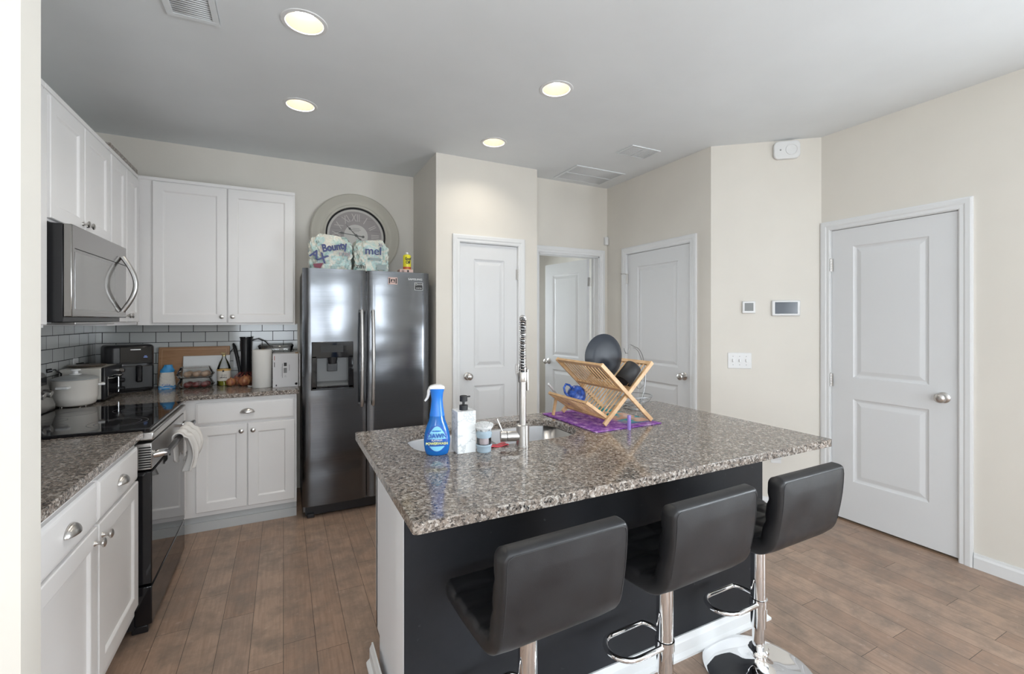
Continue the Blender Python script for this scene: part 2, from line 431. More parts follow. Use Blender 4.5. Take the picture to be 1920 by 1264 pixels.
def hinge(parent, x, z, y):
    b = MB().box(x - .013, x + .013, y, y + .003, z - .045, z + .045)
    for i in range(5): b.cyl((x, y - .005, z - .045 + i * .018 + .001), (x, y - .005, z - .045 + i * .018 + .017), .0065, 10)
    b.cyl((x, y - .005, z + .045), (x, y - .005, z + .051), .004, 8)
    return b.build('hinge', 'steel', parent)
def leaf(parent, w, zb, zt, m=.135, t=.035, y=.006, x=0):
    """two-panel moulded door leaf, front at y, back at y+t"""
    b = MB()
    x0, x1 = x, x + w; pz = [(.29, .862), (1.01, zt - .125)]
    b.add([(x0, y, zb), (x1, y, zb), (x1, y, zt), (x0, y, zt), (x0, y + t, zb), (x1, y + t, zb), (x1, y + t, zt), (x0, y + t, zt)],
          [(0, 4, 5, 1), (1, 5, 6, 2), (2, 6, 7, 3), (3, 7, 4, 0)])
    for yy, sg in ((y, 1), (y + t, -1)):
        for a0, a1, c0, c1 in ((x0, x0 + m, zb, zt), (x1 - m, x1, zb, zt), (x0 + m, x1 - m, zb, pz[0][0]), (x0 + m, x1 - m, pz[0][1], pz[1][0]), (x0 + m, x1 - m, pz[1][1], zt)):
            b.add([(a0, yy, c0), (a1, yy, c0), (a1, yy, c1), (a0, yy, c1)], [(0, 1, 2, 3)])
        for c0, c1 in pz:
            b.loops(x0 + m, x1 - m, c0, c1, [(0, yy), (.006, yy + sg * .006), (.016, yy + sg * .010), (.022, yy + sg * .010), (.046, yy + sg * .003), (.052, yy + sg * .0025)])
    me = b.build('door_leaf', 'doorw', parent, smooth=12)
    for p in me.data.polygons: p.use_smooth = False
    return me
def room_door(n, loc, rz, w, zt, knob_left, stop=False, mid=True, m=.135):
    r = root('door_%d' % n, loc, rz, None, None)
    casing(r, -.006, w + .006, zt + .006)
    b = MB(); b.box(-.006, -.002, 0, WT, 0, zt + .004); b.box(w + .002, w + .006, 0, WT, 0, zt + .004); b.box(-.006, w + .006, 0, WT, zt + .003, zt + .0065)
    b.box(-.006, .012, .045, .06, 0, zt + .004); b.box(w - .012, w + .006, .045, .06, 0, zt + .004); b.box(0, w, .045, .06, zt - .01, zt + .004)
    b.build('jamb', 'trim', r)
    lf = leaf(r, w, .018, zt, m)
    knob(r, (.065 if knob_left else w - .065), .945, .006)
    hx = w + .001 if knob_left else -.001
    for z in (.22, .98, 1.80): hinge(r, hx, z, -.002)
    if stop:
        q = MB().box(hx - .012, hx + .012, -.004, -.002, 1.76, 1.85); q.tube([(hx, -.01, 1.845), (hx, -.035, 1.85), (hx - .03, -.045, 1.85)], .004, 8)
        q.cyl((hx - .03, -.045, 1.85), (hx - .04, -.047, 1.85), .007, 10); q.build('door_stop', 'steel', r)
    return r
room_door(1, (1.291, YB, 0), 0, .524, 2.04, True, m=.122)
room_door(3, (XH, 3.405, 0), -PI / 2, .755, 2.03, False, True)
room_door(4, (XR, 1.896, 0), -PI / 2, .685, 2.045, False)
# added unseen slabs behind the closed doors 3 and 4 (so no light leaks under the leaf)
slab('wall_closet', 'wall', XH + .5, XH + .56, 2.4, YH + WT, 0, CE)
slab('wall_garage', 'wall', XR + .35, XR + .4, 1.0, 2.1, 0, CE)
slab('trim_1', 'threshold', XR + .001, XR + .10, 1.212, 1.896, 0, .007)
# open door 2
r = root('door_2', (2.141, YH, 0), 0, None, None)
casing(r, -.006, .699, 2.046)
b = MB(); b.box(-.006, .006, 0, WT, 0, 2.044); b.box(.687, .699, 0, WT, 0, 2.044); b.box(-.006, .699, 0, WT, 2.034, 2.046)
b.box(.006, .016, .06, .072, 0, 2.034); b.box(.677, .687, .06, .072, 0, 2.034); b.build('jamb', 'trim', r)
e = bpy.data.objects.new('open_door_leaf', None); C.objects.link(e)
ang = math.atan2(4.455 - 3.83, 2.715 - 2.812)
lf = leaf(r, .665, .015, 2.03, .125, .035, 0, 0)
bpy.data.objects.remove(e)
lf.location = (2.806 - 2.141, 3.826 - YH, 0); lf.rotation_euler.z = ang + .0
kn = knob(lf, .60, .945, .035, 1); kn2 = knob(lf, .60, .945, 0, -1)
hg = MB()
for z in (.22, 1.0, 1.80):
    hg = MB()
    hg.box(.640, .676, .1125, .116, z - .045, z + .045); hg.cyl((.674, .113, z - .045), (.674, .113, z + .045), .007, 10)
    hg.build('hinge', 'steel', r)

# ---------------------------------------------------------------- baseboards
def base(name, x0, y0, x1, y1, h=.085, t=.014):
    L_ = math.hypot(x1 - x0, y1 - y0); b = MB()
    prof = [(0, 0), (-t, 0), (-t, h * .72), (-t * .55, h * .86), (-t * .45, h), (0, h)]
    n = len(prof)
    b.add([(0, y, z) for y, z in prof] + [(L_, y, z) for y, z in prof], [tuple(range(n)), tuple(range(n, 2 * n))[::-1]] + [(i, (i + 1) % n, n + (i + 1) % n, n + i) for i in range(n)])
    o = b.build(name, 'trim', smooth=20); o.location = (x0, y0, 0); o.rotation_euler.z = math.atan2(y1 - y0, x1 - x0); struct(o); return o
base('baseboard_right', XR - .0005, 1.14, XR - .0005, -4.1)
base('baseboard_diagonal', DX0, DY0, DX1, DY1)
base('baseboard_hall_right', XH, 2.58, XH, 2.452)
base('baseboard_pantry', XB + .003, YB, 1.22, YB)
base('baseboard_pantry_right', 1.89, YB, XBR, YB)
base('baseboard_room_left', 1.86, 3.9, 1.86, 5.5)

# ---------------------------------------------------------------- tiled backsplash
struct(MB().box(XL + .010, .105, YK - .008, YK - .0005, .914, 1.375).build('wall_back_tile', 'tile_x'))
struct(MB().box(XL + .0005, XL + .009, 1.56, YK - .009, .914, 1.40).build('wall_left_tile', 'tile_y'))

# ---------------------------------------------------------------- cabinets
def cab_door(parent, x0, x1, z0, z1, y=0, knobx=None, knobz=None, rail=.058):
    b = MB(); y1 = y - .019
    b.loops(x0, x1, z0, z1, [(0, y), (0, y1 + .003), (.003, y1), (rail, y1), (rail + .004, y1 + .002), (rail + .010, y1 + .009), (rail + .012, y1 + .009)])
    d = b.build('door', 'cab', parent, smooth=20)
    if knobx is not None:
        T = Matrix.Translation((knobx, y1, knobz)) @ Matrix.Rotation(PI / 2, 4, 'X')
        MB().lathe([(0, 0), (.009, 0), (.008, .003), (.0055, .006), (.0055, .014), (.010, .019), (.0155, .023), (.0150, .028), (.009, .031), (0, .032)], 20, T).build('knob', 'steel', d, smooth=50)
    return d
def cab_drawer(parent, x0, x1, z0, z1, y=0, pull=True):
    y1 = y - .019
    b = MB().loops(x0, x1, z0, z1, [(0, y), (0, y1 + .006), (.007, y1 + .0035), (.011, y1 + .001), (.017, y1), (.019, y1)])
    d = b.build('drawer', 'cab', parent, smooth=20)
    if pull:
        cx = (x0 + x1) / 2; cz = (z0 + z1) / 2 - .012
        def fn(u, v):
            u = PI * u; v = PI / 2 * v
            return (cx + .044 * math.cos(u), y1 - .001 - .024 * math.sin(u) * math.cos(v), cz + .030 * math.sin(u) * math.sin(v))
        k = MB().grid(fn, 24, 10)
        k.build('cup_pull', 'steel', d, smooth=60, solid=.0018)
    return d

# left run, lower cabinet: fronts face +x  (local x = world y)
FX = -.586
def lower_left(loc_y, w, label, drawers, doors, kick=True):
    r = root('base_cabinet', (FX, loc_y, 0), PI / 2, label, 'cabinet')
    b = MB(); b.box(0, w, 0, .60, .105, .880); b.build('body', 'cab', r)
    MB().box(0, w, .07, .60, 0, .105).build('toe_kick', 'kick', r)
    for d in drawers: cab_drawer(r, *d)
    for d in doors: cab_door(r, *d)
    return r
lower_left(1.552, .985, 'white lower cabinet with two drawers and two doors left of the stove', [(.02, .473, .712, .855), (.490, .965, .712, .855)],
           [(.02, .473, .160, .703, 0, .445, .655), (.490, .965, .160, .703, 0, .518, .655)])
r = root('corner_cabinet', (FX, 3.322, 0), PI / 2, 'narrow white corner cabinet face between the stove and the drawer cabinet', 'cabinet')
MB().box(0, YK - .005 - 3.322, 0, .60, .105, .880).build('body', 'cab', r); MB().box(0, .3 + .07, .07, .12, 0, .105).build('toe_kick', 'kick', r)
cab_door(r, .012, .28, .16, .855, 0, rail=.05)
# back run lower: fronts face -y
BY = YK - .60
r = root('base_cabinet', (-.586 + .002, BY, 0), 0, 'white lower cabinet with one drawer and two doors beside the refrigerator', 'cabinet')
x1 = .085 + .584
MB().box(0, x1, 0, .595, .105, .880).build('body', 'cab', r)
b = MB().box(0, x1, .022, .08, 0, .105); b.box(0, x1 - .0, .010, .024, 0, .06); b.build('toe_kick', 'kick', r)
cab_drawer(r, .07, x1 - .012, .715, .858)
mid = (.07 + x1 - .012) / 2
cab_door(r, .07, mid - .003, .135, .700, 0, mid - .035, .655); cab_door(r, mid + .003, x1 - .012, .135, .700, 0, mid + .035, .655)
# upper cabinets left run
UX = -.871 + .019
def upper(loc, rz, w, zb, zt, label, doors, dep=.31, name='wall_cabinet'):
    r = root(name, loc, rz, label, 'cabinet')
    MB().box(0, w, 0, dep, zb, zt).build('body', 'cab', r)
    b = MB().loops(0, w, zt - .022, zt, [(0, 0), (0, -.006), (.001, -.007)]); b.build('top_trim', 'cab', r)
    for d in doors: cab_door(r, *d)
    return r
ZU0, ZU1 = 1.375, 2.392
UXf = -.871 - .019 + .0
ux = -.888
upper((ux, 1.62, 0), PI / 2, .935, ZU0, ZU1, 'tall white wall cabinet left of the microwave behind the partition edge', [(.02, .455, ZU0 + .012, ZU1 - .045, 0, .42, 1.46), (.475, .915, ZU0 + .012, ZU1 - .045, 0, .51, 1.46)], .30)
upper((ux, 2.560, 0), PI / 2, .750, 1.825, ZU1, 'short white wall cabinet directly above the microwave', [(.008, .372, 1.835, ZU1 - .045, 0, .345, 1.872), (.380, .742, 1.835, ZU1 - .045, 0, .405, 1.872)], .30)
upper((ux, 3.315, 0), PI / 2, .590, ZU0, ZU1, 'tall white wall cabinet in the left corner right of the microwave', [(.012, .285, ZU0 + .02, ZU1 - .045, 0, .262, 1.435), (.293, .565, ZU0 + .02, ZU1 - .045, 0, .318, 1.435)], .30)
uy = 3.894 + .019
upper((-.887, uy, 0), 0, .967, ZU0 - .003, ZU1, 'wide white two-door wall cabinet on the back wall beside the clock', [(.085, .519, ZU0 + .012, ZU1 - .03, 0, .489, 1.432), (.526, .957, ZU0 + .012, ZU1 - .03, 0, .556, 1.432)], .30)

# ---------------------------------------------------------------- countertops
def slabtop(name, poly, label, m='granite', holes=None, z0=.884, z1=.914, bev=.004):
    bm = bmesh.new()
    def edge_loop(pts):
        vs = [bm.verts.new((x, y, z1)) for x, y in pts]
        return [bm.edges.new((vs[i], vs[(i + 1) % len(vs)])) for i in range(len(vs))]
    es = edge_loop(poly)
    for h in holes or []: es += edge_loop(h)
    bmesh.ops.triangle_fill(bm, edges=es, use_beauty=True)
    bmesh.ops.recalc_face_normals(bm, faces=bm.faces)
    for f in bm.faces:
        if f.normal.z < 0: f.normal_flip()
    ex = bmesh.ops.extrude_face_region(bm, geom=list(bm.faces))
    for v in ex['geom']:
        if isinstance(v, bmesh.types.BMVert): v.co.z = z0
    bmesh.ops.recalc_face_normals(bm, faces=bm.faces)
    me = bpy.data.meshes.new(name); bm.to_mesh(me); bm.free()
    me.materials.append(M[m]); o = bpy.data.objects.new(name, me); C.objects.link(o)
    q = o.modifiers.new('b', 'BEVEL'); q.width = bev; q.segments = 2; q.limit_method = 'ANGLE'; q.angle_limit = R(50)
    return tag(o, label, 'countertop')
XC = -.556; YC = YK - .645
slabtop('countertop', [(XL + .01, 1.552), (XC, 1.552), (XC, 2.545), (XL + .01, 2.545)], 'brown speckled granite countertop left of the stove')
slabtop('countertop', [(XL + .01, 3.325), (XC, 3.325), (XC, YC), (.1, YC), (.1, YK - .009), (XL + .01, YK - .009)], 'L-shaped speckled granite countertop in the corner under the back wall cabinets')
# island
IX0, IX1, IY0, IY1 = .281, 2.033, 1.092, 2.099
def rrect(x0, x1, y0, y1, r, n=8):
    P = []
    for cx, cy, a0 in ((x1 - r, y1 - r, 0), (x0 + r, y1 - r, PI / 2), (x0 + r, y0 + r, PI), (x1 - r, y0 + r, 1.5 * PI)):
        for i in range(n + 1):
            t = a0 + PI / 2 * i / n; P.append((cx + r * math.cos(t), cy + r * math.sin(t)))
    return P
SX0, SX1, SY0, SY1 = .445, 1.185, 1.625, 1.985
slabtop('countertop', rrect(IX0, IX1, IY0, IY1, .012, 4), 'large speckled granite countertop on the kitchen island with the sink cut in', holes=[rrect(SX0, SX1, SY0, SY1, .13)])
r = root('kitchen_island', (0, 0, 0), 0, 'kitchen island base with charcoal front panel and white side panel', 'kitchen island')
ix0, ix1, iy0, iy1 = .329, 2.022, 1.395, 1.975
b = MB()
b.box(ix0 + .012, ix1 - .012, iy0 + .012, 1.52, 0, .883); b.box(ix0 + .022, ix0 + .045, 1.52, iy1, .12, .883); b.box(ix1 - .045, ix1 - .012, 1.52, iy1, .12, .883)
b.box(ix0 + .022, ix1 - .012, iy1 - .02, iy1, .12, .883); b.box(ix0 + .022, ix1 - .012, 1.52, iy1 - .07, 0, .12); b.build('body', 'isl_white', r)
MB().box(ix0 + .001, ix1, iy0, iy0 + .012, 0, .883).build('front_panel', 'charcoal', r)
MB().box(ix0, ix0 + .022, iy0 + .0015, iy0 + .11, 0, .883).build('corner_post', 'isl_white', r, bevel=.002)
MB().box(ix1 - .012, ix1 - .0005, iy0 + .012, iy1, 0, .883).build('side_panel', 'isl_white', r)
for x0, x1 in ((.352, .74), (.745, 1.13), (1.135, 1.52), (1.525, 2.0)):
    d = MB(); d.box(x0, x1, iy1, iy1 + .019, .175, .87); d.build('door', 'isl_white', r, bevel=.002)
def bb(pts, h=.085, t=.014):      # baseboard strip wrapping island front & side
    b = MB(); prof = [(0, 0), (t * 1.9, 0), (t * 1.9, .010), (t, .022), (t, h * .74), (t * .5, h * .9), (t * .4, h), (0, h)]
    n = len(prof); vs = []; fs = []
    for i, (x, y, ox, oy) in enumerate(pts):
        for o, z in prof: vs.append((x + ox * o, y + oy * o, z))
    for s in range(len(pts) - 1):
        for i in range(n): fs.append((s * n + i, s * n + (i + 1) % n, (s + 1) * n + (i + 1) % n, (s + 1) * n + i))
    fs += [tuple(range(n)), tuple(range((len(pts) - 1) * n, len(pts) * n))]
    return b.add(vs, fs)
bb([(ix0, 1.93, -1, 0), (ix0, iy0, -1, -1), (ix1, iy0, 1, -1), (ix1, 1.93, 1, 0)]).build('baseboard', 'trim', r, smooth=20)

# sink basins
r = root('sink', (0, 0, 0), 0, 'undermount stainless steel double-bowl sink in the island top', 'sink')
def bowl(x0, x1, y0, y1, r0, depth):
    n = 6; P0 = rrect(x0, x1, y0, y1, r0, n); P1 = rrect(x0 + .012, x1 - .012, y0 + .012, y1 - .012, r0 - .01, n); P2 = rrect(x0 + .04, x1 - .04, y0 + .04, y1 - .04, r0 - .035, n)
    k = len(P0); b = MB()
    rows = [[(x, y, .8825) for x, y in P0], [(x, y, .8825 - depth + .03) for x, y in P1], [(x, y, .8825 - depth) for x, y in P2]]
    vs = sum(rows, []); fs = []
    for j in range(2):
        for i in range(k): fs.append((j * k + i, j * k + (i + 1) % k, (j + 1) * k + (i + 1) % k, (j + 1) * k + i))
    fs.append(tuple(2 * k + i for i in range(k)))
    return b.add(vs, fs)
xm = .80
bowl(SX0 + .001, xm - .008, SY0 + .001, SY1 - .001, .10, .19).build('bowl', 'sink', r, smooth=60, solid=.0015)
bowl(xm + .008, SX1 - .001, SY0 + .001, SY1 - .001, .10, .19).build('bowl', 'sink', r, smooth=60, solid=.0015)
for x in (.62, .99):
    MB().lathe([(0, 0), (.03, 0), (.042, .003), (.045, .003)], 24, Matrix.Translation((x, 1.80, .6945))).build('drain', 'chrome', r)
slab_ = MB().box(xm - .009, xm + .009, SY0 + .03, SY1 - .03, .86, .8765).build('divider', 'sink', r, bevel=.004)

# ---------------------------------------------------------------- refrigerator (faces -y)
FX0, FX1, FY = .119, 1.027, 3.50
r = root('refrigerator', (FX0, FY, 0), 0, 'dark stainless side-by-side refrigerator with a water dispenser', 'refrigerator')
w = FX1 - FX0
MB().box(.004, w - .004, .075, .70, .03, 1.765).build('cabinet_body', 'dark_steel', r, bevel=.004)
MB().box(.02, w - .02, .06, .20, .012, .075).build('base_grille', 'black_plastic', r)
for x in (.03, w - .07): MB().box(x, x + .05, .035, .12, 0, .03).build('foot', 'black_plastic', r, bevel=.006)
split = .4335
def fdoor(x0, x1, hole=None):
    # gently bowed door skin
    b = MB(); n = 16; z0, z1 = .092, 1.775
    cx = (x0 + x1) / 2; hw = (x1 - x0) / 2
    def yf(x): return .0 + .010 * ((x - cx) / hw) ** 2 + (.012 * max(0, (abs(x - cx) / hw - .93) / .07) ** 2)
    xs = [x0 + (x1 - x0) * i / n for i in range(n + 1)]
    if hole: xs = sorted(set([x for x in xs if all(abs(x - h) > .012 for h in hole[:2])] + list(hole[:2])))
    zs = [z0, z1] if not hole else [z0, hole[2], hole[3], z1]
    for i in range(len(xs) - 1):
        a, c = xs[i], xs[i + 1]
        for k in range(len(zs) - 1):
            if hole and k == 1 and a >= hole[0] - 1e-6 and c <= hole[1] + 1e-6: continue
            b.add([(a, yf(a), zs[k]), (c, yf(c), zs[k]), (c, yf(c), zs[k + 1]), (a, yf(a), zs[k + 1])], [(0, 1, 2, 3)])
        for z in (z0, z1): b.add([(a, yf(a), z), (c, yf(c), z), (c, .07, z), (a, .07, z)], [(0, 1, 2, 3)])
    for x in (x0, x1): b.add([(x, yf(x), z0), (x, .07, z0), (x, .07, z1), (x, yf(x), z1)], [(0, 1, 2, 3)])
    b.add([(x0, .07, z0), (x1, .07, z0), (x1, .07, z1), (x0, .07, z1)], [(0, 1, 2, 3)])
    return b
DH = (.058, .338, .915, 1.252)
dl_ = fdoor(0, split - .004, DH).build('freezer_door', 'fridge', r, smooth=30)
dr_ = fdoor(split + .004, w).build('fridge_door', 'fridge', r, smooth=30)
for d, x in ((dl_, split - .040), (dr_, split + .040)):
    pts = []
    for i in range(25):
        t = i / 24; z = .785 + (1.475 - .785) * t; pts.append((x, -.028 - .026 * math.sin(PI * t), z))
    pts = [(x, .002, .795)] + pts + [(x, .002, 1.465)]
    h = MB().tube(pts, .0125, 12).build('handle', 'stainless', d, smooth=60); lab(h, 'pale brushed steel handle')
# dispenser
dp = MB()
x0, x1, z0, z1 = DH
dp.loops(x0, x1, z0, z1, [(0, -.001), (.0, -.006), (.006, -.008), (.010, -.008), (.012, -.002)][:4])
b = MB()
for a in ((x0, x1, z1 - .115, z1), (x0, x0 + .035, z0, z1 - .10), (x1 - .035, x1, z0, z1 - .10), (x0, x1, z0, z0 + .022)):
    b.box(a[0], a[1], -.007, .03, a[2], a[3])
disp = b.build('dispenser', 'black_gloss', dl_, bevel=.004)
b = MB().add([(x0 + .03, .002, z0 + .02), (x1 - .03, .002, z0 + .02), (x1 - .03, .062, z0 + .05), (x0 + .03, .062, z0 + .05)], [(0, 1, 2, 3)])
b.add([(x0 + .03, .062, z0 + .05), (x1 - .03, .062, z0 + .05), (x1 - .03, .062, z1 - .11), (x0 + .03, .062, z1 - .11)], [(0, 1, 2, 3)])
b.add([(x0 + .03, .002, z0), (x0 + .03, .062, z0), (x0 + .03, .062, z1 - .1), (x0 + .03, .002, z1 - .1)], [(0, 1, 2, 3)])
b.add([(x1 - .03, .002, z0), (x1 - .03, .062, z0), (x1 - .03, .062, z1 - .1), (x1 - .03, .002, z1 - .1)], [(0, 1, 2, 3)])
b.build('dispenser_recess', mat('recess_grey', (.16, .165, .17), .35), dl_)
cx = (x0 + x1) / 2
b = MB(); b.cyl((cx, .025, z1 - .16), (cx, .025, z1 - .112), .028, 20, .036); b.box(cx - .034, cx + .034, .035, .045, z1 - .215, z1 - .15); b.build('paddle', 'black_plastic', dl_, bevel=.003)
MB().box(x0 + .06, x1 - .07, -.0085, -.0068, z1 - .075, z1 - .025).build('display', 'black_matte', dl_)
text('logo', 'SAMSUNG', .021, 'stainless', dr_, TF(.795, -.0035, 1.722), .0009, sx=1.15)
b = MB().box(.790, .855, -.003, .004, 1.640, 1.698).build('sticker', 'white_plastic', dr_)
MB().box(.792, .853, -.0034, -.003, 1.642, 1.696).build('sticker_field', 'black_matte', b)
text('sticker_text', 'DIGITAL', .011, 'white_plastic', b, TF(.832, -.0036, 1.683), .0004); text('sticker_text', 'INVERTER', .010, 'white_plastic', b, TF(.823, -.0036, 1.655), .0004)
MB().lathe([(0, 0), (.008, 0), (.008, .0006)], 16, Matrix.Translation((.803, -.003, 1.684)) @ FRONT).build('sticker_emblem', 'white_plastic', b)
MB().lathe([(.004, 0), (.0045, .0014), (.006, 0)], 16, Matrix.Translation((.803, -.0036, 1.684)) @ FRONT).build('sticker_emblem', 'black_matte', b)

m_pink = mat('pink_card', (.60, .42, .38), .5)
g = root('fridge_magnet', (.742, FY + .0005, 1.705), 0, 'small pink picture magnet on the right refrigerator door', 'magnet')
MB().box(-.034, .034, -.004, -.001, -.027, .027).build('card', m_pink, g)
b = MB().box(-.015, .015, -.006, -.004, -.012, .012); b.box(-.029, -.021, -.006, -.004, -.02, .02); b.box(.021, .029, -.006, -.004, -.02, .02); b.build('picture', 'black_matte', g)
b = MB().prism([(-.011, -.009), (.011, -.009), (0, .011)], 0, .001, Matrix.Translation((0, -.006, 0)) @ FRONT); b.build('picture', m_pink, g)

# ---------------------------------------------------------------- range (faces +x)
RX = -.545
r = root('stove', (RX, 2.552, 0), PI / 2, 'freestanding electric stove with black glass cooktop and dark steel front', 'stove')
w = .758
b = MB(); b.box(0, w, .045, .635, .03, .905); b.build('body', 'black_plastic', r, bevel=.003)
ct = MB(); ct.box(0, w, -.012, .56, .905, .925); c_ = ct.build('cooktop', 'black_gloss', r, bevel=.004)
rg = mat('burner_ring', (.10, .10, .11), .3)
def ring(x, y, rad):
    MB().lathe([(rad, 0), (rad + .0012, .0003), (rad + .0024, 0)], 48, Matrix.Translation((x, y, .9252)), cap=False).build('burner_ring', rg, c_)
for x, y, rad in ((.20, .15, .085), (.20, .15, .11), (.56, .15, .11), (.56, .15, .075), (.20, .41, .075), (.56, .41, .075), (.38, .44, .05)): ring(x, y, rad)
MB().box(0, w, -.024, .045, .868, .9045).build('front_rail', 'stainless', r, bevel=.006)
# vent strip + oven door
MB().box(.006, w - .006, -.016, .045, .735, .855).build('door_top', 'stainless', r, bevel=.004)
v = MB()
for i in range(9): v.box(.001, .0045, -.014 + .0, .03, .745 + i * .011, .750 + i * .011)
v.build('vent', 'dark_hole', r)
MB().box(.0, w, -.018, .045, .225, .728).build('oven_door', 'black_gloss', r, bevel=.004)
MB().box(0, w, -.018, .045, .045, .215).build('storage_drawer', 'black_gloss', r, bevel=.004)
for x in (.02, w - .06): MB().box(x, x + .04, .0, .06, 0, .034).build('foot', 'black_plastic', r, bevel=.004)
hb = MB(); hb.cyl((.03, -.066, .800), (w - .03, -.066, .800), .0135, 16); hb.build('handle', 'dark_steel', r, bevel=0)
for x in (.045, w - .045):
    q = MB(); q.cyl((x, -.018, .796), (x, -.070, .800), .020, 14, .015); q.build('handle_mount', 'chrome', r)
bgm = MB()
poly = [(.555, .926), (.555, .955), (.575, 1.02), (.59, 1.10), (.60, 1.125), (.640, 1.125), (.640, .926)]
n = len(poly)
bgm.add([(0, y, z) for y, z in poly] + [(w, y, z) for y, z in poly], [tuple(range(n)), tuple(range(n, 2 * n))[::-1]] + [(i, (i + 1) % n, n + (i + 1) % n, n + i) for i in range(n)])
bo = bgm.build('backguard', 'stainless', r, bevel=.006)
q = MB(); q.box(.02, w - .02, .583, .60, 1.035, 1.105); q.build('control_panel', 'black_gloss', bo, bevel=.003)
for x in (.07, .15, .61, .69):
    q = MB(); q.cyl((x, .580, 1.025), (x, .548, 1.015), .022, 20, .018); q.build('knob', 'stainless', bo, bevel=.002)
# ---------------------------------------------------------------- microwave
r = root('microwave', (-.800, 2.562, 0), PI / 2, 'black and stainless microwave mounted over the stove', 'microwave')
w = .746
MB().box(0, w, .03, .388, 1.398, 1.815).build('body', 'black_plastic', r, bevel=.002)
mw = mat('microwave_steel', (.33, .32, .31), .14, 1)
d = MB().box(0, w, 0, .029, 1.420, 1.815).build('door', mw, r, bevel=.004)
mg = mat('microwave_glass', (.24, .235, .225), .07, 0, .9); MB().box(.03, w - .2, -.0015, .0, 1.455, 1.70).build('window', mg, d)
MB().box(.03, w - .01, -.0008, .0, 1.713, 1.716).build('seam', 'dark_hole', d)
pts = []
for i in range(25):
    t = i / 24; pts.append((.655, -.006 - .058 * math.sin(PI * t), 1.455 + .30 * t))
MB().tube(pts, .0125, 12).build('handle', 'stainless', d, smooth=60)
q = MB(); q.box(.06, .40, .10, .30, 1.392, 1.3975); q.build('filter_grille', 'grey_plastic', r)
q = MB(); q.box(.10, .62, .02, .12, 1.386, 1.3975); q.build('light_cover', 'stainless', r, bevel=.002)

# ---------------------------------------------------------------- towel on the oven handle
def towel():
    bx, bz = RX + .066, .800
    yc, hw = 2.975, .125
    b = MB()
    def fn(u, v):      # u along width, v along drape
        s = (v - .5) * 2
        y = yc + (u - .5) * 2 * hw * (1 - .28 * abs(s) ** 1.5) + .012 * math.sin(9 * v + 3 * u)
        fold = .010 * math.sin(u * 19 + 2 * v) + .006 * math.sin(u * 37 + 5 * v)
        Lf, Lb = .155, .12
        if abs(s) < .16:
            a = s / .16 * PI / 2
            x = bx + (.021 + .4 * fold) * math.sin(a); z = bz + .003 + (.022 + .5 * fold) * math.cos(a)
        elif s > 0:
            q = (s - .16) / .84; x = bx + .024 + fold * (1 + q) + .020 * math.sin(q * PI) + .008; z = bz - q * (Lf + .035 * math.sin(u * 5 + 1)) + .002
        else:
            q = (-s - .16) / .84; x = bx - .021 - fold * .3; z = bz - q * (Lb + .02 * math.sin(u * 7))
        return (x, y, z)
    b.grid(fn, 60, 60)
    m = mat('white_towel', (.72, .69, .66), .95); v = coords(m); bump(m, noise(m, v, 400, 2).outputs[0], .4, .002)
    return tag(b.build('towel', m, None, smooth=80, solid=.007), 'crumpled white towel hanging over the stove handle', 'towel')
towel()

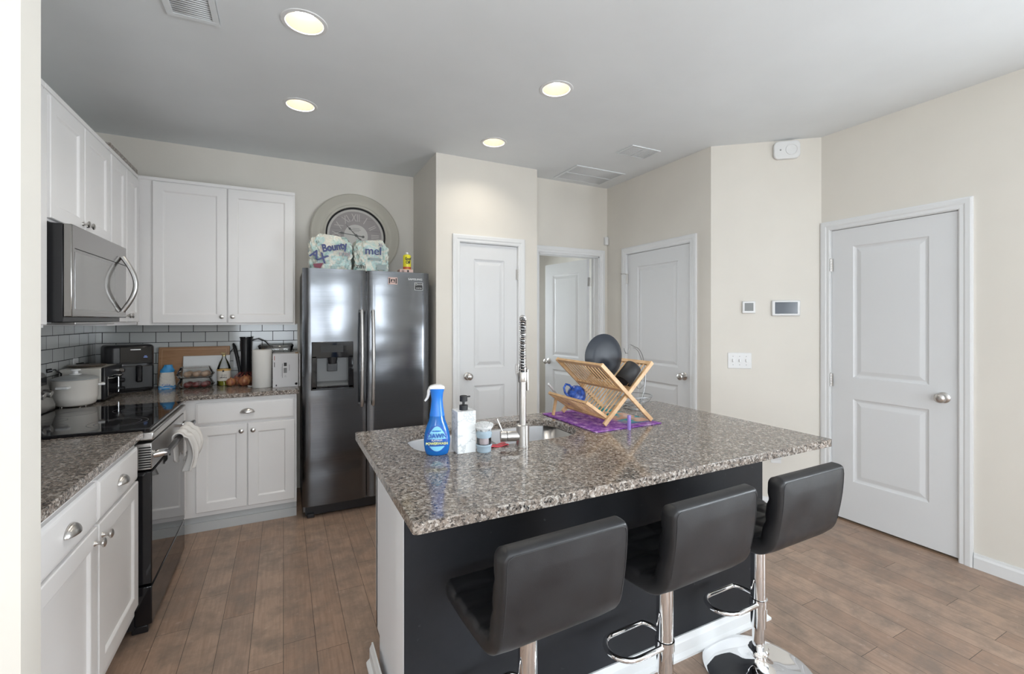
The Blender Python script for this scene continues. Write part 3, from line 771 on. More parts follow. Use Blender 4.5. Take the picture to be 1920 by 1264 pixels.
# ---------------------------------------------------------------- bar stools
def stool():
    r = root('bar_stool', (0, 0, 0), 0, 'x', 'bar stool')
    # centre line of the L shell: (y,z), seat front -> back top ; back is on -y side
    P = []
    zs = .592
    P += [(.172 - .265 * t / 12, zs + .006 * math.sin(PI * t / 12) * -1) for t in range(13)]
    rad = .075; cy, cz = -.093, zs + rad
    for i in range(1, 13):
        a = -PI / 2 - (PI / 2 - .10) * i / 12; P.append((cy + rad * math.cos(a), cz + rad * math.sin(a)))
    y0, z0 = P[-1]
    for i in range(1, 17):
        t = i / 16; P.append((y0 - .022 * t - .006 * math.sin(PI * t), z0 + .205 * t))
    n = len(P); cut = 17
    L0 = [0]
    for i in range(1, n): L0.append(L0[-1] + math.hypot(P[i][0] - P[i - 1][0], P[i][1] - P[i - 1][1]))
    tot = L0[-1]
    def sheet(i0, i1, inner, T=.031, WW=.198):
        vs = []; fs = []; nx = 44
        idx = []
        # refine sampling near ends
        ss = []
        a, c = L0[i0], L0[i1]
        m_ = 60
        for k in range(m_ + 1):
            t = k / m_
            if i0 == 0: t = 1 - math.cos(t * PI / 2)
            if i1 == n - 1: t = math.sin(k / m_ * PI / 2)
            ss.append(a + (c - a) * t)
        for s in ss:
            j = 0
            while j < n - 2 and L0[j + 1] < s: j += 1
            f = (s - L0[j]) / (L0[j + 1] - L0[j]); y = P[j][0] + (P[j + 1][0] - P[j][0]) * f; z = P[j][1] + (P[j + 1][1] - P[j][1]) * f
            ja, jb = max(0, j - 1), min(n - 1, j + 2)
            ty, tz = P[jb][0] - P[ja][0], P[jb][1] - P[ja][1]; l = math.hypot(ty, tz); ty /= l; tz /= l
            ny, nz = tz, -ty          # outer normal guess
            # inner side points to +y/+z
            if ny * .5 + nz * .5 > 0: pass
            else: ny, nz = -ny, -nz
            dend = min(s, tot - s); rc = .030
            wq = WW - (rc - math.sqrt(max(0, rc * rc - (rc - dend) ** 2)) if dend < rc else 0)
            es = min(1, max(0, dend / .013)); es = math.sqrt(max(0, 1 - (1 - es) ** 2))
            for k in range(nx + 1):
                q = math.sin((k / nx - .5) * PI); x = wq * q
                de = (1 - abs(q)) * wq; ex = min(1, de / .012); ex = math.sqrt(max(0, 1 - (1 - ex) ** 2))
                h = T * min(es, ex) * (.88 + .12 * min(1, min(de, dend) / .06))
                if inner:
                    gx = min(abs(x), abs(abs(x) - .13)) if False else min(abs(x + .066), abs(x - .066)); gs = min(abs((s / tot * 7) % 1), 1 - (s / tot * 7) % 1) * tot / 7
                    g = min(gx, gs); h += (.006 * (1 - math.exp(-(g / .014) ** 2)) - .006) if h > .01 else 0
                    vs.append((x, y + ny * h, z + nz * h))
                else: vs.append((x, y - ny * h, z - nz * h))
        for i in range(m_):
            for k in range(nx):
                f = (i * (nx + 1) + k, i * (nx + 1) + k + 1, (i + 1) * (nx + 1) + k + 1, (i + 1) * (nx + 1) + k); fs.append(f)
        return vs, fs
    for nm, a, c in (('seat', 0, cut), ('backrest', cut, n - 1)):
        b = MB()
        for inn in (True, False): b.add(*sheet(a, c, inn))
        o = b.build(nm, 'leather', r, smooth=70)
        if nm == 'backrest':
            ph = MB()
            # stitched piping round the outer back face
            pts = []
            zt = P[-1][1] - .014; zb = P[cut + 6][1]
            def yb(z):
                for j in range(cut, n - 1):
                    if P[j][1] <= z <= P[j + 1][1]:
                        return P[j][0] + (P[j + 1][0] - P[j][0]) * (z - P[j][1]) / (P[j + 1][1] - P[j][1])
                return P[-1][0]
            path = [(-.184, zb)] + [(-.184, zb + (zt - .02 - zb) * i / 10) for i in range(1, 11)] + [(-.179, zt - .006), (-.166, zt)] + [(x * .155 / 6, zt) for x in range(-5, 6)] + [(.166, zt), (.179, zt - .006)] + [(.184, zt - .02 - (zt - .02 - zb) * i / 10) for i in range(0, 11)]
            for x, z in path: pts.append((x, yb(z) - .0284, z))
            ph.tube(pts, .0014, 6).build('piping', 'black_matte', o)
    MB().lathe([(.0, .545), (.06, .545), (.075, .562), (.075, .572), (0, .572)], 24).build('seat_plate', 'black_plastic', r)
    MB().lathe([(.0285, .185), (.0285, .548)], 32).build('pole', 'chrome', r, smooth=60)
    MB().lathe([(.0225, .08), (.0225, .186)], 28).build('gas_lift', 'chrome', r, smooth=60)
    b = MB().lathe([(0, .001), (.205, .001), (.207, .006), (.200, .011), (.16, .015), (.11, .020), (.07, .028), (.045, .040), (.032, .056), (.028, .075), (.028, .080), (0, .080)], 64)
    b.build('base', 'chrome', r, smooth=50)
    col = MB().lathe([(.0235, .078), (.036, .078), (.038, .084), (.036, .090), (.038, .096), (.034, .101), (.0235, .101)], 32).build('collar', 'chrome', r)
    # foot ring : stadium loop with the pole at its right end
    pts = []
    for i in range(15): a = PI / 2 + PI * i / 14; pts.append((-.130 + .068 * math.cos(a), .056 + .068 * math.sin(a), .280))
    for i in range(9):
        a = -PI / 2 + PI * i / 8; pts.append((.004 + .045 * math.cos(a) * .7, .056 + .068 * math.sin(a), .280))
    fr = MB().tube(pts, .0095, 10, closed=True).build('footrest', 'chrome', r, smooth=60)
    MB().lathe([(.029, .262), (.033, .264), (.033, .296), (.029, .298)], 28).build('footrest_clamp', 'chrome', r)
    return r
st = stool()
spots = [(.642, 1.178, R(2), 'black leather bar stool nearest the camera at the left end of the island'),
         (1.188, 1.182, R(2), 'middle black leather bar stool in the row along the island'),
         (1.700, 1.190, R(1), 'black leather bar stool at the right end of the island nearest the wall door')]
for i, (x, y, a, t) in enumerate(spots):
    o = st if i == 0 else copytree(st)
    o.location = (x, y, 0); o.rotation_euler.z = a; tag(o, t, 'bar stool', 'black bar stools along the island')

# ---------------------------------------------------------------- faucet
r = root('faucet', (.838, 1.578, .914), 0, 'tall brushed nickel spring faucet standing at the island sink', 'faucet')
MB().lathe([(0, 0), (.027, 0), (.027, .003), (.0255, .005), (.0255, .082), (.022, .085), (0, .085)], 28).build('body', 'steel', r)
MB().lathe([(.0135, .081), (.0135, .255)], 24).build('stem', 'steel', r)
MB().lathe([(0, .252), (.0175, .252), (.0185, .256), (.0185, .283), (.0165, .290), (0, .290)], 24).build('stem_collar', 'steel', r)
fd = Vector((.47, .88, 0)).normalized()
def arc(t):      # 0..1 path of the hose
    z0 = .285
    if t < .55:
        return Vector((0, 0, z0 + (.445 - z0) * t / .55))
    a = (t - .55) / .45 * PI
    return fd * (.055 - .055 * math.cos(a)) + Vector((0, 0, .445 + .055 * math.sin(a)))
# spring coil
sp = []
turns = 36; nn = turns * 12
for i in range(nn + 1):
    t = i / nn; tt = t if t < .3 else t
    c = arc(t); d = (arc(min(1, t + .005)) - arc(max(0, t - .005))).normalized()
    side = Vector((fd.y, -fd.x, 0)); up = side.cross(d)
    a = 2 * PI * turns * (t - .10 * math.sin(PI * t) ** 1) 
    sp.append(c + (side * math.cos(a) + up * math.sin(a)) * .0125)
MB().tube(sp, .0017, 5).build('spring', 'chrome', r, smooth=60)
MB().tube([arc(i / 40) for i in range(41)], .0075, 10).build('hose', 'black_matte', r, smooth=60)
e = fd * .11
q = MB(); q.cyl(e + Vector((0, 0, .445)), e + Vector((0, 0, .30)), .011, 16, .014); q.cyl(e + Vector((0, 0, .30)), e + Vector((0, 0, .235)), .017, 20, .019); q.build('spray_head', 'steel', r)
q = MB(); q.tube([Vector((0, 0, .280)), fd * .11 + Vector((0, 0, .280))], .006, 8); q.box(.0165, .0235, -.007, .007, .215, .300); q.build('dock_arm', 'steel', r, bevel=.001)
hd = Vector((-.90, .30, 0)).normalized()
q = MB(); q.cyl(hd * .015 + Vector((0, 0, .040)), hd * .062 + Vector((0, 0, .040)), .0200, 28); q.cyl(hd * .064 + Vector((0, 0, .040)), hd * .088 + Vector((0, 0, .040)), .0208, 28); q.build('valve', 'steel', r, bevel=.001)
q = MB(); q.tube([hd * .078 + Vector((0, 0, .056)), hd * .096 + Vector((0, .01, .106))], .0035, 8); q.build('lever', 'steel', r)

# ---------------------------------------------------------------- spray bottle
blue = mat('blue_bottle', (.01, .18, .62), .12, 0, .6); blue.node_tree.nodes['Principled BSDF'].inputs['Transmission Weight'].default_value = .25
blue_cap = mat('blue_sleeve', (.02, .20, .72), .3)
lblue = mat('label_light_blue', (.25, .62, .86), .35); dblue = mat('label_dark_blue', (.02, .10, .42), .35); yel = mat('label_yellow', (.80, .82, .30), .4); wht = mat('label_white', (.85, .88, .9), .4)
r = root('spray_bottle', (.505, 1.622, .914), R(-18), 'blue dish spray bottle with white trigger beside the sink', 'bottle')
def ovlathe(prof, sy, seg=40):
    b = MB(); k = seg; vs = []; fs = []
    for rr, z in prof:
        for i in range(k):
            a = 2 * PI * i / k; vs.append((rr * math.cos(a), rr * sy(z) * math.sin(a), z))
    for j in range(len(prof) - 1):
        for i in range(k): fs.append((j * k + i, j * k + (i + 1) % k, (j + 1) * k + (i + 1) % k, (j + 1) * k + i))
    fs.append(tuple(range(k))); fs.append(tuple((len(prof) - 1) * k + i for i in range(k)))
    return b.add(vs, fs)
prof = [(.034, 0), (.040, .004), (.044, .016), (.047, .035), (.048, .055), (.045, .080), (.038, .105), (.030, .126), (.0265, .145)]
bt = ovlathe(prof, lambda z: .62 + .28 * max(0, (z - .09) / .055)).build('bottle', blue, r, smooth=60)
ovlathe([(.0275, .143), (.0265, .150), (.0225, .175), (.0205, .200), (.0225, .225), (.0265, .238), (.0265, .241)], lambda z: .9).build('sleeve', blue_cap, r, smooth=60)
q = MB(); q.prism([(-.030, 0), (-.027, .011), (-.008, .016), (.014, .015), (.027, .008), (.028, 0)], -.017, .017, Matrix.Translation((0, 0, .240)) @ FRONT); q.build('spray_cap', 'white_plastic', r, bevel=.003)
q = MB(); q.tube([(-.024, 0, .245), (-.030, 0, .232), (-.031, 0, .220), (-.035, 0, .208), (-.044, 0, .196)], [.007, .0065, .006, .005, .0035], 10); q.build('trigger', 'white_plastic', r, smooth=60)
# label: curved patch in front (-y)
def lpatch(name, m, fx, z0, z1, off, parent=bt):
    b = MB()
    def sr(z):
        for j in range(len(prof) - 1):
            if prof[j][1] <= z <= prof[j + 1][1]:
                f = (z - prof[j][1]) / (prof[j + 1][1] - prof[j][1]); return prof[j][0] + (prof[j + 1][0] - prof[j][0]) * f
        return prof[-1][0]
    def fn(u, v):
        z = z0 + (z1 - z0) * v; wd = fx(v); a = -PI / 2 + (u - .5) * 2 * wd; rr = sr(z) + off
        return (rr * math.cos(a), rr * (.62 + .28 * max(0, (z - .09) / .055)) * math.sin(a), z)
    b.grid(fn, 16, 16); return b.build(name, m, parent, smooth=60)
lpatch('label', dblue, lambda v: .95 * math.sqrt(max(.0, 1 - (2 * v - 1) ** 2)) + .01, .014, .112, .0008)
lpatch('label', lblue, lambda v: .78 * math.sqrt(max(.0, 1 - v)) + .02, .062, .108, .0013)
lpatch('label', lblue, lambda v: .60 * math.sqrt(max(.0, v)) + .01, .018, .036, .0013)
text('lettering', 'DAWN', .023, dblue, bt, TF(0, -.0330, .074), .0012, sx=.95, off=.0004)
text('lettering', 'PLATINUM', .008, wht, bt, TF(0, -.0318, .058), .001)
text('lettering', 'POWERWASH', .0125, yel, bt, TF(0, -.0325, .047), .001, off=.0003)

# ---------------------------------------------------------------- soap dispenser
r = root('soap_dispenser', (.607, 1.618, .914), R(-1), 'square white marble soap dispenser with black pump', 'soap dispenser')
MB().box(-.036, .036, -.036, .036, 0, .155).build('bottle', 'marble', r, bevel=.002)
MB().lathe([(0, .155), (.016, .155), (.016, .173), (.005, .175), (.005, .185), (.0145, .187), (.0145, .207), (.012, .2085), (0, .2085)], 24).build('pump', 'black_matte', r)
MB().cyl((.008, 0, .203), (.026, 0, .2035), .0028, 10).build('nozzle', 'black_matte', r)
# ---------------------------------------------------------------- dish brush
gb = mat('grey_blue_plastic', (.36, .45, .52), .4)
r = root('dish_brush', (.672, 1.575, .914), 0, 'round dish brush with white bristles on a grey-blue holder', 'brush')
MB().lathe([(0, 0), (.024, 0), (.027, .004), (.027, .018), (.031, .026), (.029, .030), (0, .030)], 32).build('holder', gb, r)
MB().lathe([(.027, .030), (.027, .055)], 32).build('window', 'clear', r)
MB().lathe([(0, .030), (.018, .030), (.018, .055)], 24).build('core', mat('pink_core', (.55, .47, .50), .5), r)
MB().lathe([(0, .055), (.028, .055), (.029, .060), (.030, .072), (.024, .080), (0, .080)], 32).build('handle', gb, r)
q = MB(); random.seed(3)
for i in range(230):
    a = random.random() * 2 * PI; rr = .030 * math.sqrt(random.random()); k = 1.25
    q.tube([(rr * .8 * math.cos(a), rr * .8 * math.sin(a), .078), (rr * k * math.cos(a), rr * k * math.sin(a), .112 - 10 * rr * rr)], .0011, 4)
q.lathe([(0, .108), (.020, .104), (.034, .094), (.030, .088), (0, .086)], 28)
o = q.build('bristles', 'white_plastic', r)
# ---------------------------------------------------------------- red dish cloth in sink
def cloth():
    b = MB()
    def fn(u, v):
        x = .705 + .085 * u; s = v
        y = 1.603 + .045 * min(1, s * 1.6); z = .9165 + .002 * math.sin(9 * u) + .0015 * math.sin(14 * v)
        if s > .5: y = 1.632 + .004 * math.sin(8 * u); z = .9165 - (s - .5) * .12
        return (x, y, z)
    b.grid(fn, 20, 24); return tag(b.build('dish_cloth', 'red', None, smooth=80, solid=.003), 'red dish cloth draped over the front edge of the sink', 'cloth')
cloth()

# ---------------------------------------------------------------- mat under the dish rack
def matm():
    m = mat('tie_dye_cloth', (.25, .08, .4), .9); v = coords(m)
    n = noise(m, v, 28, 5, .7); n2 = noise(m, v, 9, 3)
    c = ramp(m, n.outputs[0], [(.32, (.05, .01, .16)), (.45, (.22, .06, .36)), (.55, (.34, .14, .44)), (.66, (.58, .42, .62))])
    sp_ = N(m, 'ShaderNodeSeparateXYZ'); L(m, v, sp_.inputs[0])
    teal = ramp(m, n2.outputs[0], [(.35, (.0, .18, .14)), (.48, (.02, .36, .46)), (.56, (.62, .34, .22)), (.66, (.70, .55, .50))])
    mm = N(m, 'ShaderNodeMapRange'); L(m, sp_.outputs[0], mm.inputs[0]); mm.inputs[1].default_value = .01; mm.inputs[2].default_value = .06
    my = N(m, 'ShaderNodeMapRange'); L(m, sp_.outputs[1], my.inputs[0]); my.inputs[1].default_value = -.185; my.inputs[2].default_value = -.15
    mu = N(m, 'ShaderNodeMath', operation='MULTIPLY'); L(m, mm.outputs[0], mu.inputs[0]); L(m, my.outputs[0], mu.inputs[1])
    c = mixc(m, mu.outputs[0], c, teal)
    L(m, c, BS(m).inputs['Base Color']); return m
o = MB().box(-.195, .195, -.225, .225, 0, .005).build('drying_mat', matm(), None, bevel=.002)
o.location = (1.408, 1.84, .9145); o.rotation_euler.z = R(1); tag(o, 'purple and teal tie-dye drying mat under the bamboo rack', 'mat')

# ---------------------------------------------------------------- bamboo dish rack (length along y)
r = root('dish_rack', (0, 0, 0), 0, 'folding bamboo dish rack standing open on the purple mat', 'dish rack')
Z0 = .9205
Pt = {'Atop': (1.283, Z0 + .285), 'Afoot': (1.583, Z0 + .006), 'Btop': (1.600, Z0 + .282), 'Bfoot': (1.310, Z0 + .006)}
RY0, RY1 = 1.655, 2.04
def bar(x0, z0, x1, z1, y0, y1, th=.016, tw=None):
    d = Vector((x1 - x0, 0, z1 - z0)); l = d.length; d.normalize(); nrm = Vector((-d.z, 0, d.x)) * th / 2
    b = MB(); vs = []
    for y in (y0, y1):
        for p, s in (((x0, z0), -1), ((x1, z1), -1), ((x1, z1), 1), ((x0, z0), 1)):
            vs.append((p[0] + nrm.x * s, y, p[1] + nrm.z * s))
    return b.add(vs, [(0, 1, 2, 3), (7, 6, 5, 4), (0, 4, 5, 1), (1, 5, 6, 2), (2, 6, 7, 3), (3, 7, 4, 0)])
for nm, (a, c, dy) in {'A': ('Atop', 'Afoot', 0), 'B': ('Btop', 'Bfoot', .013)}.items():
    for y in (RY0 + dy, RY1 - .012 - dy):
        bar(*Pt[a], *Pt[c], y, y + .012, .020).build('leg', 'bamboo', r, bevel=.002)
def lerp(p, q, t): return (p[0] + (q[0] - p[0]) * t, p[1] + (q[1] - p[1]) * t)
for a, c, dy in (('Atop', 'Afoot', .012), ('Btop', 'Bfoot', .025)):
    for t in (.02, .44):
        p = lerp(Pt[a], Pt[c], t); bar(*lerp(Pt[a], Pt[c], t - .02 if t > .1 else 0), *lerp(Pt[a], Pt[c], t + .03), RY0 + dy, RY1 - dy, .013).build('rail', 'bamboo', r, bevel=.001)
p = lerp(Pt['Btop'], Pt['Bfoot'], .90); bar(*lerp(Pt['Btop'], Pt['Bfoot'], .88), *lerp(Pt['Btop'], Pt['Bfoot'], .93), RY0 + .025, RY1 - .025, .013).build('rail', 'bamboo', r, bevel=.001)
nsl = 13
def slats(p, q, dy):
    for i in range(nsl):
        y = RY0 + .035 + (RY1 - RY0 - .07) * i / (nsl - 1)
        MB().tube([(p[0], y, p[1]), (q[0], y, q[1])], .0037, 6).build('slat', 'bamboo', r, smooth=60)
slats(lerp(Pt['Atop'], Pt['Afoot'], .03), lerp(Pt['Atop'], Pt['Afoot'], .45), 0)
slats(lerp(Pt['Btop'], Pt['Bfoot'], .03), lerp(Pt['Btop'], Pt['Bfoot'], .90), 0)
F0 = (1.345, Z0 + .030); F1 = (1.218, Z0 + .115)
for y in (RY0 + .027, RY1 - .04): bar(*F0, *F1, y, y + .012, .016).build('leg', 'bamboo', r, bevel=.002)
bar(*lerp(F0, F1, .92), *F1, RY0 + .039, RY1 - .04, .012).build('rail', 'bamboo', r, bevel=.001)
bar(*F0, *lerp(F0, F1, .10), RY0 + .039, RY1 - .04, .010).build('rail', 'bamboo', r, bevel=.001)
slats(lerp(F0, F1, .05), lerp(F0, F1, .95), 0)
bar(1.252, Z0 + .085, 1.235, Z0, RY1 - .053, RY1 - .042, .012).build('leg', 'bamboo', r)

# things in the rack
navy = mat('navy_stoneware', (.020, .026, .038), .4)
o = MB().lathe([(0, .012), (.075, .012), (.085, .010), (.112, -.004), (.1145, -.005), (.115, -.002), (.088, .016), (.070, .020), (0, .020)], 56).build('plate', navy, None, smooth=50)
o.location = (1.441, 1.842, Z0 + .302); o.rotation_euler = (R(90), 0, 0); tag(o, 'large dark navy plate standing in the top of the dish rack', 'plate')
r = root('mug', (1.520, 1.712, 1.184), 0, 'matte black cup tipped over in the dish rack', 'cup'); r.rotation_euler = (0, R(45), 0)
MB().lathe([(.0, .0), (.034, 0), (.037, -.003), (.040, -.100)], 36, Matrix.Identity(4), cap=False).build('cup', 'black_matte', r, smooth=50, solid=.004)
def bluem():
    m = mat('blue_glaze', (.02, .07, .35), .15); v = coords(m); n = noise(m, v, 40, 4)
    L(m, ramp(m, n.outputs[0], [(.35, (.01, .03, .16)), (.55, (.03, .10, .45)), (.7, (.12, .22, .60))]), BS(m).inputs['Base Color']); return m
bl = bluem()
r = root('mug', (1.330, 1.925, 1.024), 0, 'round glazed blue mug lying in the lower tray of the dish rack', 'mug'); r.rotation_euler = (R(165), R(24), R(8))
MB().lathe([(0, -.044), (.024, -.044), (.038, -.033), (.046, -.012), (.047, .008), (.041, .028), (.035, .038), (.037, .043)], 36).build('body', bl, r, smooth=50, solid=.003)
q = MB(); q.tube([(-.036, 0, .022), (-.056, 0, .022), (-.080, 0, .012), (-.092, 0, -.010), (-.082, 0, -.032), (-.058, 0, -.036), (-.036, 0, -.028)], .0055, 8); q.build('handle', bl, r, smooth=60)
r = root('knife', (1.236, 2.02, Z0 + .142), 0, 'white-handled utensil poking out of the back of the rack', 'utensil'); r.rotation_euler = (0, R(62), R(-140))
MB().box(-.006, .006, -.004, .004, -.06, .04).build('handle', 'white_plastic', r, bevel=.002)
MB().box(-.005, .005, -.001, .001, -.11, -.06).build('blade', 'steel', r)
# lip balm
pur = mat('lilac_plastic', (.30, .20, .58), .35)
r = root('lip_balm', (1.390, 1.598, .914), 0, 'lilac lip balm tube standing in front of the dish rack', 'lip balm')
MB().lathe([(0, 0), (.0085, 0), (.0085, .040), (.0075, .041)], 20).build('tube', pur, r); MB().lathe([(.008, .041), (.008, .062), (.007, .065), (0, .065)], 20).build('cap', pur, r)
# wire fruit basket with hook
r = root('fruit_basket', (1.765, 1.990, .914), R(10), 'grey wire fruit basket with banana hook behind the dish rack', 'basket')
wm = mat('grey_wire', (.40, .41, .42), .3, .9)
def circ(R_, z, n=40): return [(R_ * math.cos(2 * PI * i / n), R_ * math.sin(2 * PI * i / n), z) for i in range(n)]
q = MB(); q.tube(circ(.062, .0025), .0025, 6, True); q.tube(circ(.055, .018), .0018, 6, True); q.build('base_ring', wm, r, smooth=60)
q = MB()
for rr, z in ((.040, .022), (.062, .030), (.083, .045), (.100, .070)): q.tube(circ(rr, z), .0016 if rr < .09 else .0026, 6, True)
for i in range(6):
    a = 2 * PI * i / 6; q.tube([(.01 * math.cos(a), .01 * math.sin(a), .020), (.06 * math.cos(a), .06 * math.sin(a), .027), (.085 * math.cos(a), .085 * math.sin(a), .045), (.1 * math.cos(a), .1 * math.sin(a), .07)], .0016, 6)
q.build('bowl', wm, r, smooth=60)
q = MB(); hk = []
for i in range(25):
    a = -PI * .42 + PI * .90 * i / 24; hk.append((.010 + .095 * math.cos(a), 0, .175 + .165 * math.sin(a)))
hk += [(-.012, 0, .350), (-.028, 0, .356), (-.040, 0, .345), (-.044, 0, .325), (-.055, 0, .308), (-.070, 0, .310), (-.078, 0, .325), (-.082, 0, .338)]
q.tube(hk, .0028, 7)
q.tube([(.012 + .085 * math.cos(a), .012, .180 + .155 * math.sin(a)) for a in [-.3 + 1.9 * i / 16 for i in range(17)]], .0018, 6)
q.tube([(.10, 0, .07), (.085, 0, .04), (.05, 0, .020)], .0028, 6)
q.tube([(.09, 0, .12), (.06, 0, .10), (.035, 0, .105), (.025, 0, .12)], .002, 6)
q.build('hook', wm, r, smooth=60)

# ---------------------------------------------------------------- counter objects
# air fryer
r = root('air_fryer', (-.970, 4.042, .914), R(20), 'black air fryer in the corner of the counter', 'air fryer')
q = MB(); q.prism(rrect(-.135, .135, -.12, .12, .055, 6), .004, .322); o = q.build('body', 'black_plastic', r, bevel=.02, seg=4)
q = MB(); q.prism(rrect(-.1, .1, -.09, .09, .045, 6), 0, .004); q.build('foot', 'black_matte', r)
q = MB(); q.box(-.055, .118, -.1245, -.118, .195, .310); q.build('control_panel', 'black_gloss', r, bevel=.003)
q = MB(); q.box(-.128, .128, -.123, -.1, .02, .185); q.build('basket_front', 'black_plastic', r, bevel=.012)
q = MB(); q.box(.025, .062, -.160, -.12, .07, .185); q.build('handle', 'black_gloss', r, bevel=.01)
q = MB(); q.box(-.0, .055, -.1258, -.1245, .288, .295); q.build('logo', 'white_plastic', r)
q = MB(); q.box(.070, .092, -.1258, -.1245, .235, .240); q.box(.074, .088, -.1258, -.1245, .244, .248); q.build('display', mat('blue_digit', (.25, .4, .9), .4), r)
# toaster oven
cream = mat('cream_enamel', (.52, .50, .46), .35)
r = root('toaster_oven', (-.962, 3.545, .914), PI / 2, 'small silver toaster oven with a black glass door', 'toaster oven')
q = MB().box(0, .315, .012, .205, .016, .205); q.build('body', cream, r, bevel=.008)
q = MB().box(-.002, .317, -.006, .014, .012, .208); q.build('front_frame', 'black_plastic', r, bevel=.006)
q = MB().box(.022, .230, -.012, -.006, .028, .150); d = q.build('door', 'black_gloss', r, bevel=.002)
q = MB(); q.tube([(.03, -.012, .140), (.03, -.032, .140), (.222, -.032, .140), (.222, -.012, .140)], .004, 8); q.build('handle', 'chrome', d)
q = MB(); q.box(.022, .030, -.0135, -.012, .028, .150); q.box(.222, .230, -.0135, -.012, .028, .150); q.box(.022, .230, -.0135, -.012, .028, .034); q.build('trim', 'chrome', d)
for z in (.045, .10, .165):
    q = MB(); q.cyl((.272, -.006, z), (.272, -.030, z), .016, 18, .013); q.build('knob', 'chrome' if z > .15 else 'black_plastic', r, bevel=.001)
for x in (.03, .28): MB().box(x, x + .02, .03, .18, 0, .016).build('foot', 'black_plastic', r)
# tray on top of it
o = MB().lathe([(0, 0), (.075, 0), (.088, .006), (.092, .008)], 36).build('plate', mat('brown_plate', (.16, .12, .09), .3), None, solid=.003, smooth=60); o.location = (-1.085, 3.70, 1.1225)
tag(o, 'shallow brown plate on top of the toaster oven', 'plate')
# white rice cooker / pot
r = root('cooking_pot', (-1.055, 3.425, .914), 0, 'white pot with glass lid beside the stove', 'pot')
MB().lathe([(0, .012), (.072, .012), (.088, .022), (.096, .06), (.098, .150), (.101, .155), (.096, .158), (.092, .150)], 44).build('body', mat('white_enamel', (.74, .70, .65), .25), r, smooth=50)
MB().lathe([(.100, .158), (.101, .163), (.085, .172), (.05, .180), (.02, .184), (0, .184)], 44).build('lid', 'grey_plastic', r, smooth=50)
MB().lathe([(0, .184), (.026, .184), (.026, .187), (.012, .190), (.012, .204), (.022, .207), (.022, .214), (0, .215)], 28).build('lid_knob', 'white_plastic', r, smooth=50)
for a in (-100, 20):
    q = MB(); q.box(.092, .125, -.028, .028, .115, .128, Matrix.Rotation(R(a), 4, 'Z')); q.build('handle', 'white_plastic', r, bevel=.004)
q = MB()
for i in range(3):
    a = 2 * PI * i / 3 - 1; q.cyl((.06 * math.cos(a), .06 * math.sin(a), 0), (.06 * math.cos(a), .06 * math.sin(a), .014), .008, 10)
q.build('foot', 'chrome', r)
# cutting boards
o = MB().box(-.225, .225, -.009, .009, 0, .293).build('cutting_board', 'board', None, bevel=.004)
o.location = (-.600, 4.150, .915); o.rotation_euler.x = R(-9); tag(o, 'large brown wooden cutting board leaning on the tiled wall', 'cutting board')
gr = MB(); 
for a in ((-.205, .205, .272, .276), (-.205, .205, .018, .022), (-.205, -.201, .018, .276), (.201, .205, .018, .276)): gr.box(a[0], a[1], -.0098, -.0088, a[2], a[3])
gr.build('juice_groove', mat('groove_wood', (.50, .30, .17), .5), o)
o = MB().box(-.150, .150, -.005, .005, 0, .225).build('cutting_board', 'white_plastic', None, bevel=.004)
o.location = (-.520, 4.118, .915); o.rotation_euler.x = R(-9); tag(o, 'white plastic cutting board leaning in front of the wooden one', 'cutting board')
# flour bag
r = root('flour_bag', (-.748, 4.045, .914), R(12), 'white paper flour bag with a blue folded top', 'bag')
def bag(u, v):
    a = 2 * PI * u; z = .118 * v; k = 1 - .22 * v ** 2
    cx_ = math.copysign(abs(math.cos(a)) ** .55, math.cos(a)); sy_ = math.copysign(abs(math.sin(a)) ** .55, math.sin(a))
    w_ = .003 * math.sin(7 * a + 30 * v)
    return ((.050 * k + w_) * cx_, (.030 * k + w_) * sy_, z)
m = mat('flour_paper', (.66, .63, .58), .8)
q = MB().grid(bag, 40, 14, True); q.f.append([i * 15 for i in range(40)]); q.build('body', m, r, smooth=70)
fb = mat('flour_blue', (.05, .30, .62), .5)
def bagb(u, v):
    x, y, z = bag(u, v * .2); return (x * 1.012, y * 1.02, z)
MB().grid(bagb, 40, 4, True).build('stripe', fb, r, smooth=70)
def bagt(u, v):
    a = 2 * PI * u; z = .116 + .055 * v; k = .8 - .25 * v + .12 * math.sin(PI * v * 1.6)
    return (.047 * k * math.cos(a) + .008 * v + .003 * math.sin(5 * a + 9 * v), .026 * k * math.sin(a), z)
q = MB().grid(bagt, 40, 10, True); q.f.append([len(q.v) - 1 - i * 11 for i in range(40)]); q.build('folded_top', fb, r, smooth=70)
text('lettering', 'Cake', .024, dblue, r, TF(-.006, -.0325, .030), .001)
